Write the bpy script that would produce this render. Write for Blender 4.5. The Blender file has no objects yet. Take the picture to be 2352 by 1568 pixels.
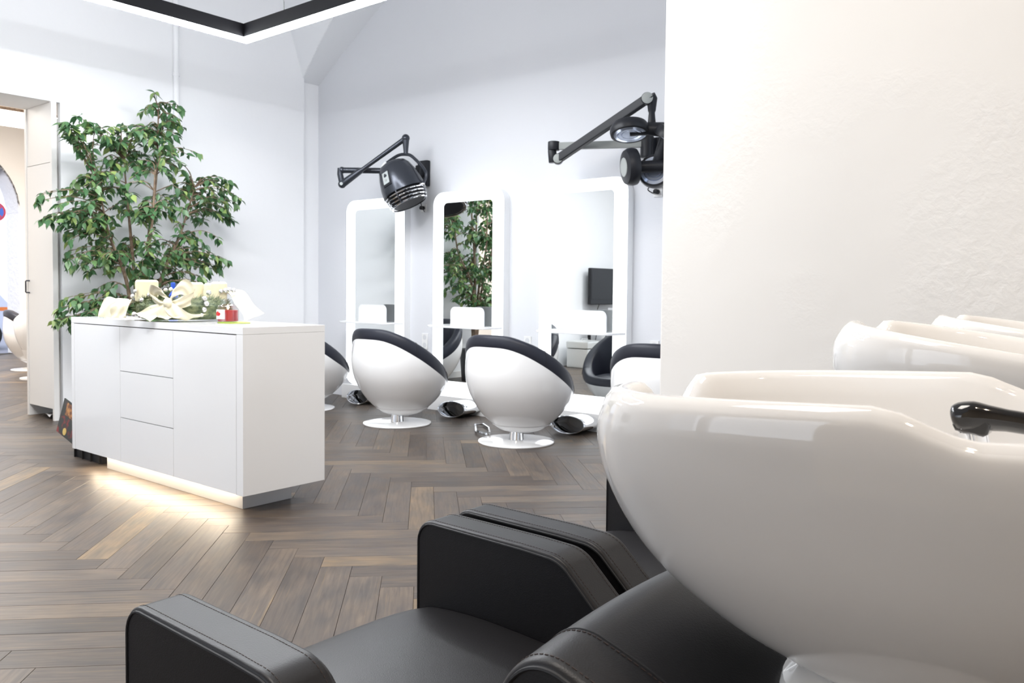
import bpy, bmesh, math, random
from mathutils import Vector, Matrix
random.seed(11)
S = bpy.context.scene
COL = S.collection
PI = math.pi

# ---------------------------------------------------------------- camera
F_PX, YAW, PITCH, ROLL, CY = 1906.95, 0.681945, 0.0379234, 0.0100838, 741.0
fw = Vector((-math.sin(YAW)*math.cos(PITCH), math.cos(YAW)*math.cos(PITCH), -math.sin(PITCH)))
r_ = Vector((math.cos(YAW), math.sin(YAW), 0)); u_ = r_.cross(fw)
rt = r_*math.cos(ROLL) + u_*math.sin(ROLL); up = -r_*math.sin(ROLL) + u_*math.cos(ROLL)
cam = bpy.data.cameras.new('camera'); camo = bpy.data.objects.new('camera', cam); COL.objects.link(camo)
M = Matrix(((rt.x, up.x, -fw.x, 0), (rt.y, up.y, -fw.y, 0), (rt.z, up.z, -fw.z, 1.2), (0, 0, 0, 1)))
camo.matrix_world = M
cam.sensor_width = 36; cam.lens = F_PX/2352*36
cam.shift_y = -(784-CY)/2352
cam.clip_start = .02
cam.dof.use_dof = True; cam.dof.focus_distance = 1.9; cam.dof.aperture_fstop = 11
S.camera = camo

# ---------------------------------------------------------------- exposure, world, large lights
vs = S.view_settings
vs.view_transform = 'Standard'; vs.look = 'None'; vs.gamma = 1; vs.use_curve_mapping = False
vs.exposure = 0.25
S.display_settings.display_device = 'sRGB'
S.cycles.max_bounces = 9; S.cycles.diffuse_bounces = 5; S.cycles.glossy_bounces = 5
S.cycles.transmission_bounces = 8; S.cycles.transparent_max_bounces = 16
S.cycles.sample_clamp_indirect = 6
S.cycles.caustics_reflective = False; S.cycles.caustics_refractive = False
S.cycles.use_denoising = True

W = bpy.data.worlds.new('world'); S.world = W; W.use_nodes = True
W.node_tree.nodes['Background'].inputs[0].default_value = (.80, .88, 1.0, 1)
W.node_tree.nodes['Background'].inputs[1].default_value = 1.6

E_PENDANT, E_MIRROR, E_DESK = 84.0, 1.3, 27.0
COOL = (.94, .965, 1.0)

def area(name, loc, size, sizey, power, color, target):
    l = bpy.data.lights.new(name, 'AREA'); l.shape = 'RECTANGLE'; l.size = size; l.size_y = sizey
    l.energy = power; l.color = color
    o = bpy.data.objects.new(name, l); COL.objects.link(o); o.location = loc
    o.rotation_euler = (Vector(target)-Vector(loc)).to_track_quat('-Z', 'Y').to_euler()
    return o
def spot(name, loc, target, power, color, angle, blend, radius=.05):
    l = bpy.data.lights.new(name, 'SPOT'); l.energy = power; l.color = color; l.spot_size = angle
    l.spot_blend = blend; l.shadow_soft_size = radius
    o = bpy.data.objects.new(name, l); COL.objects.link(o); o.location = loc
    o.rotation_euler = (Vector(target)-Vector(loc)).to_track_quat('-Z', 'Y').to_euler()
    return o
# shop windows in the wall behind the photographer: daylight
area('window_daylight', (-3.6, -4.35, 1.9), 5.0, 2.6, 52, (.90, .94, 1.0), (-5.5, 3, 1.3))
# warm ceiling spots over the backwash row
WARM = (1.0, .80, .60)
spot('ceiling_spot', (.35, 1.9, 3.9), (.4, 3.35, 2.1), 36, WARM, 1.9, .8)
spot('ceiling_spot', (.25, .75, 3.9), (-.2, 1.4, 1.0), 60, WARM, 1.3, .7)
area('fill_downlight', (-1.6, 1.0, 4.2), 1.6, 1.2, 76, (1.0, .94, .87), (-2.9, 1.7, 0))  # added soft fill from the right for desk side, chairs and basins
d_ = area('fill_downlight', (-1.2, 2.0, 4.3), .5, .5, 11, (1.0, .95, .89), (-3.9, 3.1, .5)); d_.data.spread = 1.25  # added narrow fill aimed at the desk's right side
# back room lamps
area('back_room_lamp', (-12.2, 3.6, 3.9), 3, 3, 400, (1.0, .95, .89), (-12.2, 3.6, 0))

# ---------------------------------------------------------------- materials
def mat(name, color, rough=.5, metal=0, spec=.5, coat=0, bump=None, sheen=0, trans=0, ior=1.45):
    m = bpy.data.materials.new(name); m.use_nodes = True
    n = m.node_tree.nodes; b = n['Principled BSDF']
    b.inputs['Base Color'].default_value = (*color, 1); b.inputs['Roughness'].default_value = rough
    b.inputs['Metallic'].default_value = metal; b.inputs['Specular IOR Level'].default_value = spec
    b.inputs['Coat Weight'].default_value = coat; b.inputs['Coat Roughness'].default_value = .03
    b.inputs['Transmission Weight'].default_value = trans; b.inputs['IOR'].default_value = ior
    if sheen: b.inputs['Sheen Weight'].default_value = sheen
    if bump:
        scale, strength, detail, dist = bump
        L = m.node_tree.links
        tc = n.new('ShaderNodeTexCoord'); nt = n.new('ShaderNodeTexNoise'); bp = n.new('ShaderNodeBump')
        nt.inputs['Scale'].default_value = scale; nt.inputs['Detail'].default_value = detail
        bp.inputs['Strength'].default_value = strength; bp.inputs['Distance'].default_value = dist
        L.new(tc.outputs['Object'], nt.inputs['Vector']); L.new(nt.outputs['Fac'], bp.inputs['Height'])
        L.new(bp.outputs['Normal'], b.inputs['Normal'])
    return m
def vary(m, c1, c2, scale, detail=3, lo=.35, hi=.65, stretch=(1, 1, 1)):
    n = m.node_tree.nodes; L = m.node_tree.links; b = n['Principled BSDF']
    tc = n.new('ShaderNodeTexCoord'); mp = n.new('ShaderNodeMapping'); nt = n.new('ShaderNodeTexNoise'); cr = n.new('ShaderNodeValToRGB')
    mp.inputs['Scale'].default_value = stretch
    nt.inputs['Scale'].default_value = scale; nt.inputs['Detail'].default_value = detail
    cr.color_ramp.elements[0].position = lo; cr.color_ramp.elements[1].position = hi
    cr.color_ramp.elements[0].color = (*c1, 1); cr.color_ramp.elements[1].color = (*c2, 1)
    L.new(tc.outputs['Object'], mp.inputs['Vector']); L.new(mp.outputs['Vector'], nt.inputs['Vector'])
    L.new(nt.outputs['Fac'], cr.inputs['Fac']); L.new(cr.outputs['Color'], b.inputs['Base Color'])
    return m
def emis(name, color, strength):
    m = bpy.data.materials.new(name); m.use_nodes = True
    b = m.node_tree.nodes['Principled BSDF']
    b.inputs['Base Color'].default_value = (.8, .8, .8, 1)
    b.inputs['Emission Color'].default_value = (*color, 1); b.inputs['Emission Strength'].default_value = strength
    return m

M_WALL = mat('white_wall_paint', (.90, .905, .92), .85, bump=(9, .10, 4, .02))  # albedo lifted so the left wall looks more brightly lit
M_WALLB = mat('white_wall_paint_dimmed', (.68, .69, .72), .85, bump=(9, .10, 4, .02))  # same white, darkened in colour to offset strong light on the mirror wall
M_CEIL = mat('white_ceiling_paint', (.80, .81, .83), .9, bump=(6, .12, 3, .02))
# rough trowelled plaster for the partition
M_PLAST = mat('trowelled_plaster', (.83, .82, .80), .85)
def plaster_nodes(m):
    n = m.node_tree.nodes; L = m.node_tree.links; b = n['Principled BSDF']
    tc = n.new('ShaderNodeTexCoord')
    a = n.new('ShaderNodeTexNoise'); a.inputs['Scale'].default_value = 2.2; a.inputs['Detail'].default_value = 5; a.inputs['Distortion'].default_value = .4
    c = n.new('ShaderNodeTexNoise'); c.inputs['Scale'].default_value = 26; c.inputs['Detail'].default_value = 6; c.inputs['Distortion'].default_value = .3
    v = n.new('ShaderNodeTexVoronoi'); v.inputs['Scale'].default_value = 7
    mk = n.new('ShaderNodeTexNoise'); mk.inputs['Scale'].default_value = 1.7
    cr = n.new('ShaderNodeValToRGB'); cr.color_ramp.elements[0].position = .45; cr.color_ramp.elements[1].position = .62
    mul = n.new('ShaderNodeMath'); mul.operation = 'MULTIPLY'
    add = n.new('ShaderNodeMath'); add.operation = 'ADD'
    ad2 = n.new('ShaderNodeMath'); ad2.operation = 'MULTIPLY_ADD'; ad2.inputs[1].default_value = .12
    for t in (a, c, v, mk): L.new(tc.outputs['Object'], t.inputs['Vector'])
    L.new(mk.outputs['Fac'], cr.inputs['Fac']); L.new(c.outputs['Fac'], mul.inputs[0]); L.new(cr.outputs['Color'], mul.inputs[1])
    L.new(mul.outputs[0], add.inputs[0]); L.new(a.outputs['Fac'], add.inputs[1])
    L.new(v.outputs['Distance'], ad2.inputs[0]); L.new(add.outputs[0], ad2.inputs[2])
    bp = n.new('ShaderNodeBump'); bp.inputs['Strength'].default_value = .36; bp.inputs['Distance'].default_value = .012
    L.new(ad2.outputs[0], bp.inputs['Height']); L.new(bp.outputs['Normal'], b.inputs['Normal'])
plaster_nodes(M_PLAST)
M_CREAM = mat('cream_wall_paint', (.82, .79, .755), .85, bump=(9, .1, 4, .02))
M_TAUPE = mat('taupe_blocker_paint', (.63, .53, .41), .85, bump=(9, .1, 4, .02))  # for the added blocker wall; tints the bounce on the near basin
M_BRICKW = mat('whitewashed_brick', (.80, .82, .88), .8, bump=(14, .5, 5, .03))
M_LACQ = mat('white_lacquer', (.80, .80, .80), .09, spec=.4)
M_LACQ_MATT = mat('white_laminate', (.78, .77, .75), .4)
M_EDGE = mat('white_edge_band', (.82, .82, .82), .35)
M_STEEL = mat('brushed_steel', (.66, .66, .66), .42, .65, bump=(160, .05, 2, .001))
M_CHROME = mat('polished_chrome', (.82, .83, .85), .06, 1)
M_SHELL = mat('white_gloss_shell', (.83, .83, .83), .04, spec=.5, coat=.3)
M_NAVY = mat('charcoal_leatherette', (.020, .022, .032), .40, spec=.32, bump=(180, .08, 2, .002))
M_SEAM = mat('dark_seam', (.012, .012, .014), .6)
M_LEATHER = mat('black_leather', (.011, .0105, .012), .42, spec=.38)
def leather_nodes(m):
    n = m.node_tree.nodes; L = m.node_tree.links; b = n['Principled BSDF']
    tc = n.new('ShaderNodeTexCoord')
    v = n.new('ShaderNodeTexVoronoi'); v.inputs['Scale'].default_value = 420
    a = n.new('ShaderNodeTexNoise'); a.inputs['Scale'].default_value = 6; a.inputs['Detail'].default_value = 3
    ad = n.new('ShaderNodeMath'); ad.operation = 'MULTIPLY_ADD'; ad.inputs[1].default_value = .5
    bp = n.new('ShaderNodeBump'); bp.inputs['Strength'].default_value = .22; bp.inputs['Distance'].default_value = .0012
    L.new(tc.outputs['Object'], v.inputs['Vector']); L.new(tc.outputs['Object'], a.inputs['Vector'])
    L.new(v.outputs['Distance'], ad.inputs[0]); L.new(a.outputs['Fac'], ad.inputs[2])
    L.new(ad.outputs[0], bp.inputs['Height']); L.new(bp.outputs['Normal'], b.inputs['Normal'])
leather_nodes(M_LEATHER)
M_STITCH = mat('brown_black_thread', (.035, .022, .018), .7)
M_CERAMIC = mat('glazed_ceramic', (.81, .80, .785), .04, spec=.5, coat=.3)
M_BLACKG = mat('glossy_black_plastic', (.008, .007, .007), .07, spec=.6, coat=.3)
M_BLACK = mat('black_plastic', (.014, .014, .016), .45, spec=.25)
M_GRAPH = mat('graphite_metal', (.045, .05, .062), .26, .5)
M_ANTH = mat('anthracite_plastic', (.016, .017, .021), .40, spec=.28)
M_GREYP = mat('grey_plastic', (.33, .35, .34), .4)
M_MIRROR = mat('silvered_mirror', (.90, .93, .93), .0, 1)
M_PEND = mat('black_anodised', (.007, .007, .009), .5, spec=.25)
M_LED = emis('pendant_diffuser', COOL, E_PENDANT)
M_MLED = emis('mirror_light', (.93, .965, 1.0), E_MIRROR)
M_DLED = emis('warm_led', (1.0, .84, .62), E_DESK)
M_SHELF = mat('white_acrylic', (.88, .89, .90), .2)
M_LAMPGL = mat('lamp_glass', (.62, .68, .80), .12, .6)
M_STICK = mat('silver_label', (.42, .45, .45), .4)
M_WAX = mat('ivory_wax', (.74, .68, .48), .5)
M_WAX.node_tree.nodes['Principled BSDF'].inputs['Subsurface Weight'].default_value = .15
M_ORG = mat('cream_organza', (.76, .71, .54), .7, sheen=.3, bump=(60, .25, 3, .004))
M_NEEDLE = mat('fir_green', (.085, .115, .055), .6)
vary(M_NEEDLE, (.04, .065, .03), (.19, .22, .11), 30)
M_PEARL = mat('silver_pearl', (.80, .80, .80), .12, .75)
M_RED = mat('red_wax', (.42, .014, .018), .25)
M_GLASS = mat('clear_glass', (1, 1, 1), .0, trans=1, ior=1.45)
def thin_glass(m):
    n = m.node_tree.nodes; L = m.node_tree.links
    t = n.new('ShaderNodeBsdfTransparent'); g = n.new('ShaderNodeBsdfGlossy'); g.inputs['Roughness'].default_value = .02
    mx = n.new('ShaderNodeMixShader')
    t.inputs['Color'].default_value = (.95, .96, .96, 1)
    mx.inputs[0].default_value = .07; L.new(t.outputs[0], mx.inputs[1]); L.new(g.outputs[0], mx.inputs[2]); L.new(mx.outputs[0], n['Material Output'].inputs[0])
thin_glass(M_GLASS)
M_FLAME = emis('flame', (1, .72, .35), 14)
M_LIME = mat('lime_green', (.36, .48, .06), .5)
M_YELLOW = mat('yellow_paper', (.85, .80, .28), .7)
M_PAPER = mat('white_paper', (.82, .82, .82), .7)
M_BLUE = mat('blue_plastic', (.02, .07, .42), .3)
M_GOLD = mat('gold_foil', (.72, .52, .16), .35, .4)
M_COVER = mat('magazine_cover', (.02, .03, .03), .3)
vary(M_COVER, (.008, .014, .014), (.22, .01, .012), 14, 2, .48, .6)
M_COVERP = mat('cover_picture', (.35, .12, .04), .4)
vary(M_COVERP, (.10, .02, .01), (.55, .26, .08), 30, 3)
M_BARK = mat('grey_brown_bark', (.17, .11, .075), .8)
vary(M_BARK, (.12, .075, .05), (.26, .19, .13), 25)
M_POT = mat('dark_pot', (.03, .03, .033), .4)
M_SOIL = mat('soil', (.03, .02, .014), .95)
M_CASE = mat('aluminium_case', (.62, .63, .62), .35, .3)
M_SIGNR = mat('sign_red', (.55, .05, .08), .5)
M_SIGNB = mat('sign_blue', (.06, .14, .50), .5)
M_CARP = mat('silver_car_paint', (.50, .52, .62), .25, .5)
M_CARG = mat('dark_car_glass', (.03, .035, .08), .1)
M_ORANGE = mat('orange_stripe', (.75, .20, .04), .5)
M_STREET = mat('street_paving', (.30, .30, .36), .9)
M_PANEL = emis('lamp_panel', (1, .97, .92), 5)
M_SOCKH = mat('socket_shadow', (.62, .63, .65), .6)
M_UNDER = mat('dark_subfloor', (.045, .037, .03), .9)

def leaf_material():
    m = bpy.data.materials.new('ficus_leaf'); m.use_nodes = True
    n = m.node_tree.nodes; L = m.node_tree.links; b = n['Principled BSDF']
    oi = n.new('ShaderNodeObjectInfo'); ge = n.new('ShaderNodeNewGeometry'); ad = n.new('ShaderNodeMath'); fr = n.new('ShaderNodeMath')
    ad.operation = 'ADD'; fr.operation = 'FRACT'; cr = n.new('ShaderNodeValToRGB')
    e = cr.color_ramp.elements
    e[0].position = 0; e[0].color = (.045, .115, .048, 1); e[1].position = 1; e[1].color = (.32, .42, .13, 1)
    x = e.new(.45); x.color = (.080, .180, .078, 1); y = e.new(.8); y.color = (.15, .26, .10, 1)
    L.new(oi.outputs['Random'], ad.inputs[0]); L.new(ge.outputs['Random Per Island'], ad.inputs[1]); L.new(ad.outputs[0], fr.inputs[0])
    L.new(fr.outputs[0], cr.inputs['Fac']); L.new(cr.outputs['Color'], b.inputs['Base Color'])
    b.inputs['Roughness'].default_value = .32; b.inputs['Specular IOR Level'].default_value = .5
    tr = n.new('ShaderNodeBsdfTranslucent'); mx = n.new('ShaderNodeMixShader'); mx.inputs[0].default_value = .25
    L.new(cr.outputs['Color'], tr.inputs['Color'])
    L.new(b.outputs[0], mx.inputs[1]); L.new(tr.outputs[0], mx.inputs[2]); L.new(mx.outputs[0], n['Material Output'].inputs[0])
    return m
M_LEAF = leaf_material()

def wood_material():
    m = bpy.data.materials.new('smoked_oak_plank'); m.use_nodes = True
    n = m.node_tree.nodes; L = m.node_tree.links; b = n['Principled BSDF']
    oi = n.new('ShaderNodeObjectInfo'); ge = n.new('ShaderNodeNewGeometry')
    ad = n.new('ShaderNodeMath'); ad.operation = 'ADD'; fr = n.new('ShaderNodeMath'); fr.operation = 'FRACT'
    L.new(oi.outputs['Random'], ad.inputs[0]); L.new(ge.outputs['Random Per Island'], ad.inputs[1]); L.new(ad.outputs[0], fr.inputs[0])
    uv = n.new('ShaderNodeUVMap'); uv.uv_map = 'UVMap'
    sc = n.new('ShaderNodeVectorMath'); sc.operation = 'SCALE'; cb = n.new('ShaderNodeCombineXYZ')
    L.new(fr.outputs[0], cb.inputs[0]); L.new(fr.outputs[0], cb.inputs[1]); sc.inputs['Scale'].default_value = 37
    L.new(cb.outputs[0], sc.inputs[0])
    va = n.new('ShaderNodeVectorMath'); L.new(uv.outputs[0], va.inputs[0]); L.new(sc.outputs[0], va.inputs[1])
    def noise(scale, stretch, detail, dist=0):
        mp = n.new('ShaderNodeMapping'); mp.inputs['Scale'].default_value = stretch
        t = n.new('ShaderNodeTexNoise'); t.inputs['Scale'].default_value = scale; t.inputs['Detail'].default_value = detail
        t.inputs['Distortion'].default_value = dist
        L.new(va.outputs[0], mp.inputs[0]); L.new(mp.outputs[0], t.inputs['Vector']); return t
    g = noise(5, (1, 14, 1), 6, .6); bl = noise(5, (1, 2.2, 1), 3); st = noise(3, (.5, 20, 1), 2)
    base = n.new('ShaderNodeValToRGB'); e = base.color_ramp.elements
    e[0].position = 0; e[0].color = (.062, .050, .042, 1); e[1].position = 1; e[1].color = (.160, .118, .074, 1)
    for p, c in ((.3, (.078, .063, .053)), (.6, (.092, .075, .062)), (.92, (.106, .085, .068)), (.965, (.142, .106, .070))):
        x = e.new(p); x.color = (*c, 1)
    L.new(fr.outputs[0], base.inputs['Fac'])
    def mixc(fac_out, lo, hi, c_in, mul_lo, mul_hi):
        cr = n.new('ShaderNodeValToRGB'); cr.color_ramp.elements[0].position = lo; cr.color_ramp.elements[1].position = hi
        cr.color_ramp.elements[0].color = (*mul_lo, 1); cr.color_ramp.elements[1].color = (*mul_hi, 1)
        L.new(fac_out, cr.inputs['Fac'])
        mx = n.new('ShaderNodeMix'); mx.data_type = 'RGBA'; mx.blend_type = 'MULTIPLY'; mx.inputs[0].default_value = 1
        L.new(c_in, mx.inputs[6]); L.new(cr.outputs['Color'], mx.inputs[7]); return mx.outputs[2]
    c = mixc(g.outputs['Fac'], .3, .7, base.outputs['Color'], (.72, .72, .74), (1.22, 1.2, 1.16))
    c = mixc(bl.outputs['Fac'], .3, .7, c, (.70, .73, .80), (1.26, 1.20, 1.12))
    c = mixc(st.outputs['Fac'], .66, .74, c, (1, 1, 1), (1.5, 1.38, 1.05))
    L.new(c, b.inputs['Base Color'])
    rr = n.new('ShaderNodeMapRange'); rr.inputs[3].default_value = .34; rr.inputs[4].default_value = .50
    L.new(bl.outputs['Fac'], rr.inputs[0]); L.new(rr.outputs[0], b.inputs['Roughness'])
    bp = n.new('ShaderNodeBump'); bp.inputs['Strength'].default_value = .15; bp.inputs['Distance'].default_value = .001
    L.new(g.outputs['Fac'], bp.inputs['Height']); L.new(bp.outputs['Normal'], b.inputs['Normal'])
    b.inputs['Specular IOR Level'].default_value = .22
    return m
M_WOOD = wood_material()

# ---------------------------------------------------------------- mesh helpers
def finish(bm, name, material, parent=None, angle=38, loc=None):
    bmesh.ops.remove_doubles(bm, verts=bm.verts, dist=1e-6)
    bmesh.ops.recalc_face_normals(bm, faces=bm.faces)
    a = math.radians(angle)
    for f in bm.faces: f.smooth = True
    for e in bm.edges:
        if len(e.link_faces) == 2 and e.calc_face_angle(0) > a: e.smooth = False
    me = bpy.data.meshes.new(name); bm.to_mesh(me); bm.free()
    me.materials.append(material)
    o = bpy.data.objects.new(name, me); COL.objects.link(o)
    if parent is not None: o.parent = parent
    if loc is not None: o.location = loc
    return o

class B:
    """collects simple solids into one mesh"""
    def __init__(s): s.bm = bmesh.new(); s.wn = False
    def _add(s, t, mtx=None):
        if mtx is not None: bmesh.ops.transform(t, matrix=mtx, verts=t.verts)
        bmesh.ops.recalc_face_normals(t, faces=t.faces)
        me = bpy.data.meshes.new('tmp'); t.to_mesh(me); t.free(); s.bm.from_mesh(me); bpy.data.meshes.remove(me); return s
    def box(s, lo, hi, bevel=0, seg=2, mtx=None):
        t = bmesh.new(); bmesh.ops.create_cube(t, size=1)
        for v in t.verts:
            for i in range(3): v.co[i] = lo[i] + (v.co[i]+.5)*(hi[i]-lo[i])
        if bevel: s.wn = True; bmesh.ops.bevel(t, geom=list(t.edges), offset=bevel, segments=seg, profile=.5, affect='EDGES')
        return s._add(t, mtx)
    def cyl(s, p0, p1, r0, r1=None, seg=24, bevel=0):
        p0, p1 = Vector(p0), Vector(p1); r1 = r0 if r1 is None else r1; d = p1-p0
        t = bmesh.new(); bmesh.ops.create_cone(t, cap_ends=True, segments=seg, radius1=r0, radius2=r1, depth=d.length)
        if bevel:
            ed = [e for e in t.edges if any(len(f.verts) > 4 for f in e.link_faces)]
            bmesh.ops.bevel(t, geom=ed, offset=bevel, segments=2, profile=.5, affect='EDGES')
        return s._add(t, Matrix.Translation((p0+p1)/2) @ d.to_track_quat('Z', 'Y').to_matrix().to_4x4())
    def sph(s, c, r, seg=16, scale=(1, 1, 1)):
        t = bmesh.new(); bmesh.ops.create_uvsphere(t, u_segments=seg, v_segments=max(6, seg//2), radius=r)
        return s._add(t, Matrix.Translation(c) @ Matrix.Diagonal((*scale, 1)))
    def tube(s, pts, r, seg=8, closed=False, rads=None):
        pts = [Vector(p) for p in pts]; n = len(pts); t = bmesh.new(); rings = []
        ref = None
        for i, p in enumerate(pts):
            a = pts[(i-1) % n] if (closed or i > 0) else p; b = pts[(i+1) % n] if (closed or i < n-1) else p
            d = (b-a).normalized()
            if ref is None:
                ref = d.orthogonal().normalized()
            ref = (ref - d*ref.dot(d)).normalized(); w = d.cross(ref)
            rr = rads[i] if rads else r
            rings.append([t.verts.new(p + (ref*math.cos(k*2*PI/seg) + w*math.sin(k*2*PI/seg))*rr) for k in range(seg)])
        m = n if closed else n-1
        for i in range(m):
            A, Bb = rings[i], rings[(i+1) % n]
            for k in range(seg): t.faces.new((A[k], A[(k+1) % seg], Bb[(k+1) % seg], Bb[k]))
        if not closed: t.faces.new(rings[0][::-1]); t.faces.new(rings[-1])
        return s._add(t)
    def lathe(s, prof, seg=32, mtx=None, caps=True):
        t = bmesh.new(); rings = []
        for r, z in prof:
            rings.append([t.verts.new((r*math.cos(k*2*PI/seg), r*math.sin(k*2*PI/seg), z)) for k in range(seg)])
        for A, Bb in zip(rings, rings[1:]):
            for k in range(seg): t.faces.new((A[k], A[(k+1) % seg], Bb[(k+1) % seg], Bb[k]))
        if caps: t.faces.new(rings[0][::-1]); t.faces.new(rings[-1])
        return s._add(t, mtx)
    def prism(s, poly, axis, a, b, bevel=0, seg=2):
        """poly: 2d outline in the two other axes, extruded along axis from a to b"""
        t = bmesh.new()
        def P(p, w):
            c = list(p); c.insert(axis, w); return c
        A = [t.verts.new(P(p, a)) for p in poly]; C = [t.verts.new(P(p, b)) for p in poly]; n = len(poly)
        t.faces.new(A[::-1]); t.faces.new(C)
        for i in range(n): t.faces.new((A[i], A[(i+1) % n], C[(i+1) % n], C[i]))
        if bevel:
            s.wn = True; bmesh.ops.recalc_face_normals(t, faces=t.faces)
            ed = [e for e in t.edges if any(len(f.verts) > 4 for f in e.link_faces)] if n > 4 else list(t.edges)
            bmesh.ops.bevel(t, geom=ed, offset=bevel, segments=seg, profile=.5, affect='EDGES')
        return s._add(t)
    def grid(s, rows, closed_u=False, closed_v=False):
        t = bmesh.new(); V = [[t.verts.new(p) for p in r] for r in rows]
        n, m = len(V), len(V[0])
        for i in range(n if closed_v else n-1):
            for k in range(m if closed_u else m-1):
                q = (V[i][k], V[i][(k+1) % m], V[(i+1) % n][(k+1) % m], V[(i+1) % n][k])
                try: t.faces.new(q)
                except ValueError: pass
        return s._add(t)
    def build(s, name, m, parent=None, angle=38, loc=None):
        o = finish(s.bm, name, m, parent, angle, loc)
        if s.wn:
            w = o.modifiers.new('weighted_normal', 'WEIGHTED_NORMAL'); w.weight = 100; w.keep_sharp = True
        return o

def rrect(x0, y0, x1, y1, r, n=6, corners=(1, 1, 1, 1)):
    out = []
    for (cx, cy, a0, on, px, py) in ((x1-r, y1-r, 0, corners[0], x1, y1), (x0+r, y1-r, 90, corners[1], x0, y1), (x0+r, y0+r, 180, corners[2], x0, y0), (x1-r, y0+r, 270, corners[3], x1, y0)):
        if not on: out.append((px, py)); continue
        for i in range(n+1):
            a = math.radians(a0+90*i/n); out.append((cx+r*math.cos(a), cy+r*math.sin(a)))
    return out
def spline(ctrl, n=8):
    """catmull-rom through control points"""
    c = [Vector(p) for p in ctrl]; out = []
    for i in range(len(c)-1):
        p0 = c[max(i-1, 0)]; p1 = c[i]; p2 = c[i+1]; p3 = c[min(i+2, len(c)-1)]
        for k in range(n):
            t = k/n
            out.append(.5*((2*p1) + (p2-p0)*t + (2*p0-5*p1+4*p2-p3)*t*t + (-p0+3*p1-3*p2+p3)*t**3))
    out.append(c[-1]); return out
def lerp_tab(tab, x):
    if x <= tab[0][0]: return tab[0][1]
    for (a, b), (c, d) in zip(tab, tab[1:]):
        if x <= c:
            t = (x-a)/(c-a); return b + (d-b)*t
    return tab[-1][1]
def smooth_tab(tab):
    """dense smooth version of a table"""
    pts = spline([(a, b, 0) for a, b in tab], 10); return [(p.x, p.y) for p in pts]

def empty(name, label, cat, loc=(0, 0, 0), rz=0, group=None):
    o = bpy.data.objects.new(name, None); COL.objects.link(o); o.location = loc; o.rotation_euler = (0, 0, rz)
    o.empty_display_size = .1
    return tag(o, label, cat, group)
def tag(o, label=None, cat=None, group=None, kind=None):
    if label: o['label'] = label
    if cat: o['category'] = cat
    if group: o['group'] = group
    if kind: o['kind'] = kind
    return o
def copy_tree(o, parent=None):
    c = o.copy(); COL.objects.link(c)
    if parent is not None: c.parent = parent
    for ch in list(o.children): copy_tree(ch, c)
    return c
def struct(o, label):
    o['kind'] = 'structure'; o['label'] = label; return o

# ================================================================ THE ROOM
UL, VM = -7.82, 6.10          # left wall plane, mirror wall plane
b = B()
b.box((-16.6, -4.5, -.12), (1.6, 6.4, -.012))
floor = struct(b.build('floor', M_UNDER), 'herringbone floor of smoked grey brown wooden planks')

# herringbone planks
PW, PL = .1351, .9045
P0, Q0 = -4.033+.01, -.717-PW
def plank_mesh():
    t = bmesh.new(); hw, hl, g = PW/2-.0006, PL/2-.0006, .0009
    lo = [t.verts.new((sx*hl, sy*hw, -.012)) for sx, sy in ((-1, -1), (1, -1), (1, 1), (-1, 1))]
    md = [t.verts.new((sx*hl, sy*hw, -g)) for sx, sy in ((-1, -1), (1, -1), (1, 1), (-1, 1))]
    tp = [t.verts.new((sx*(hl-g), sy*(hw-g), 0)) for sx, sy in ((-1, -1), (1, -1), (1, 1), (-1, 1))]
    t.faces.new(tp)
    for A, C in ((lo, md), (md, tp)):
        for i in range(4): t.faces.new((A[i], A[(i+1) % 4], C[(i+1) % 4], C[i]))
    uvl = t.loops.layers.uv.new('UVMap')
    for f in t.faces:
        for l in f.loops: l[uvl].uv = (l.vert.co.x, l.vert.co.y)
    return t
t = plank_mesh(); PLANK = bpy.data.meshes.new('plank'); t.to_mesh(PLANK); t.free(); PLANK.materials.append(M_WOOD)
planks = []
ep = Vector((1, -1, 0))/math.sqrt(2); eq = Vector((1, 1, 0))/math.sqrt(2)
for n_ in range(-14, 15):
    for k in range(-140, 141):
        p, q = P0 + k*PW + n_*PL, Q0 + k*PW - n_*PL
        for typ in (0, 1):
            if typ == 0: c = ep*(p+PL/2) + eq*(q+PW/2); ang = -PI/4
            else: c = ep*(p+PL+PW/2) + eq*(q+PW-PL/2); ang = PI/4
            if not (-8.9 < c.x < 1.4 and -1.4 < c.y < 6.35 or -16.2 < c.x <= -8.9 and 1.0 < c.y < 6.35): continue
            planks.append((c, ang))
def plank_key(pl):
    c = pl[0]; d = c - Vector((0, 0, 1.2)); z = d.dot(fw)
    if z < .8: return 1e9
    x = abs(d.dot(rt)/z)
    if x > .70: return 1e8 + d.length
    return d.length
planks.sort(key=plank_key)
for c, ang in planks[:300]:
    o = bpy.data.objects.new('plank', PLANK); COL.objects.link(o); o.parent = floor
    o.location = (c.x, c.y, random.uniform(-.0007, 0)); o.rotation_euler = (0, 0, ang)
src = plank_mesh(); sme = bpy.data.meshes.new('t'); src.to_mesh(sme); src.free()
rest = bmesh.new()
verts, faces, uvs = [], [], []
sv = [v.co.copy() for v in sme.vertices]; sf = [list(p.vertices) for p in sme.polygons]
for c, ang in planks[300:]:
    mt = Matrix.Translation((c.x, c.y, random.uniform(-.0007, 0))) @ Matrix.Rotation(ang, 4, 'Z'); base = len(verts)
    verts += [mt @ v for v in sv]
    for f in sf:
        faces.append([base+i for i in f]); uvs += [(sv[i].x, sv[i].y) for i in f]
me = bpy.data.meshes.new('planks'); me.from_pydata(verts, [], faces); ul = me.uv_layers.new(name='UVMap')
for i, uvv in enumerate(uvs): ul.data[i].uv = uvv
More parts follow.
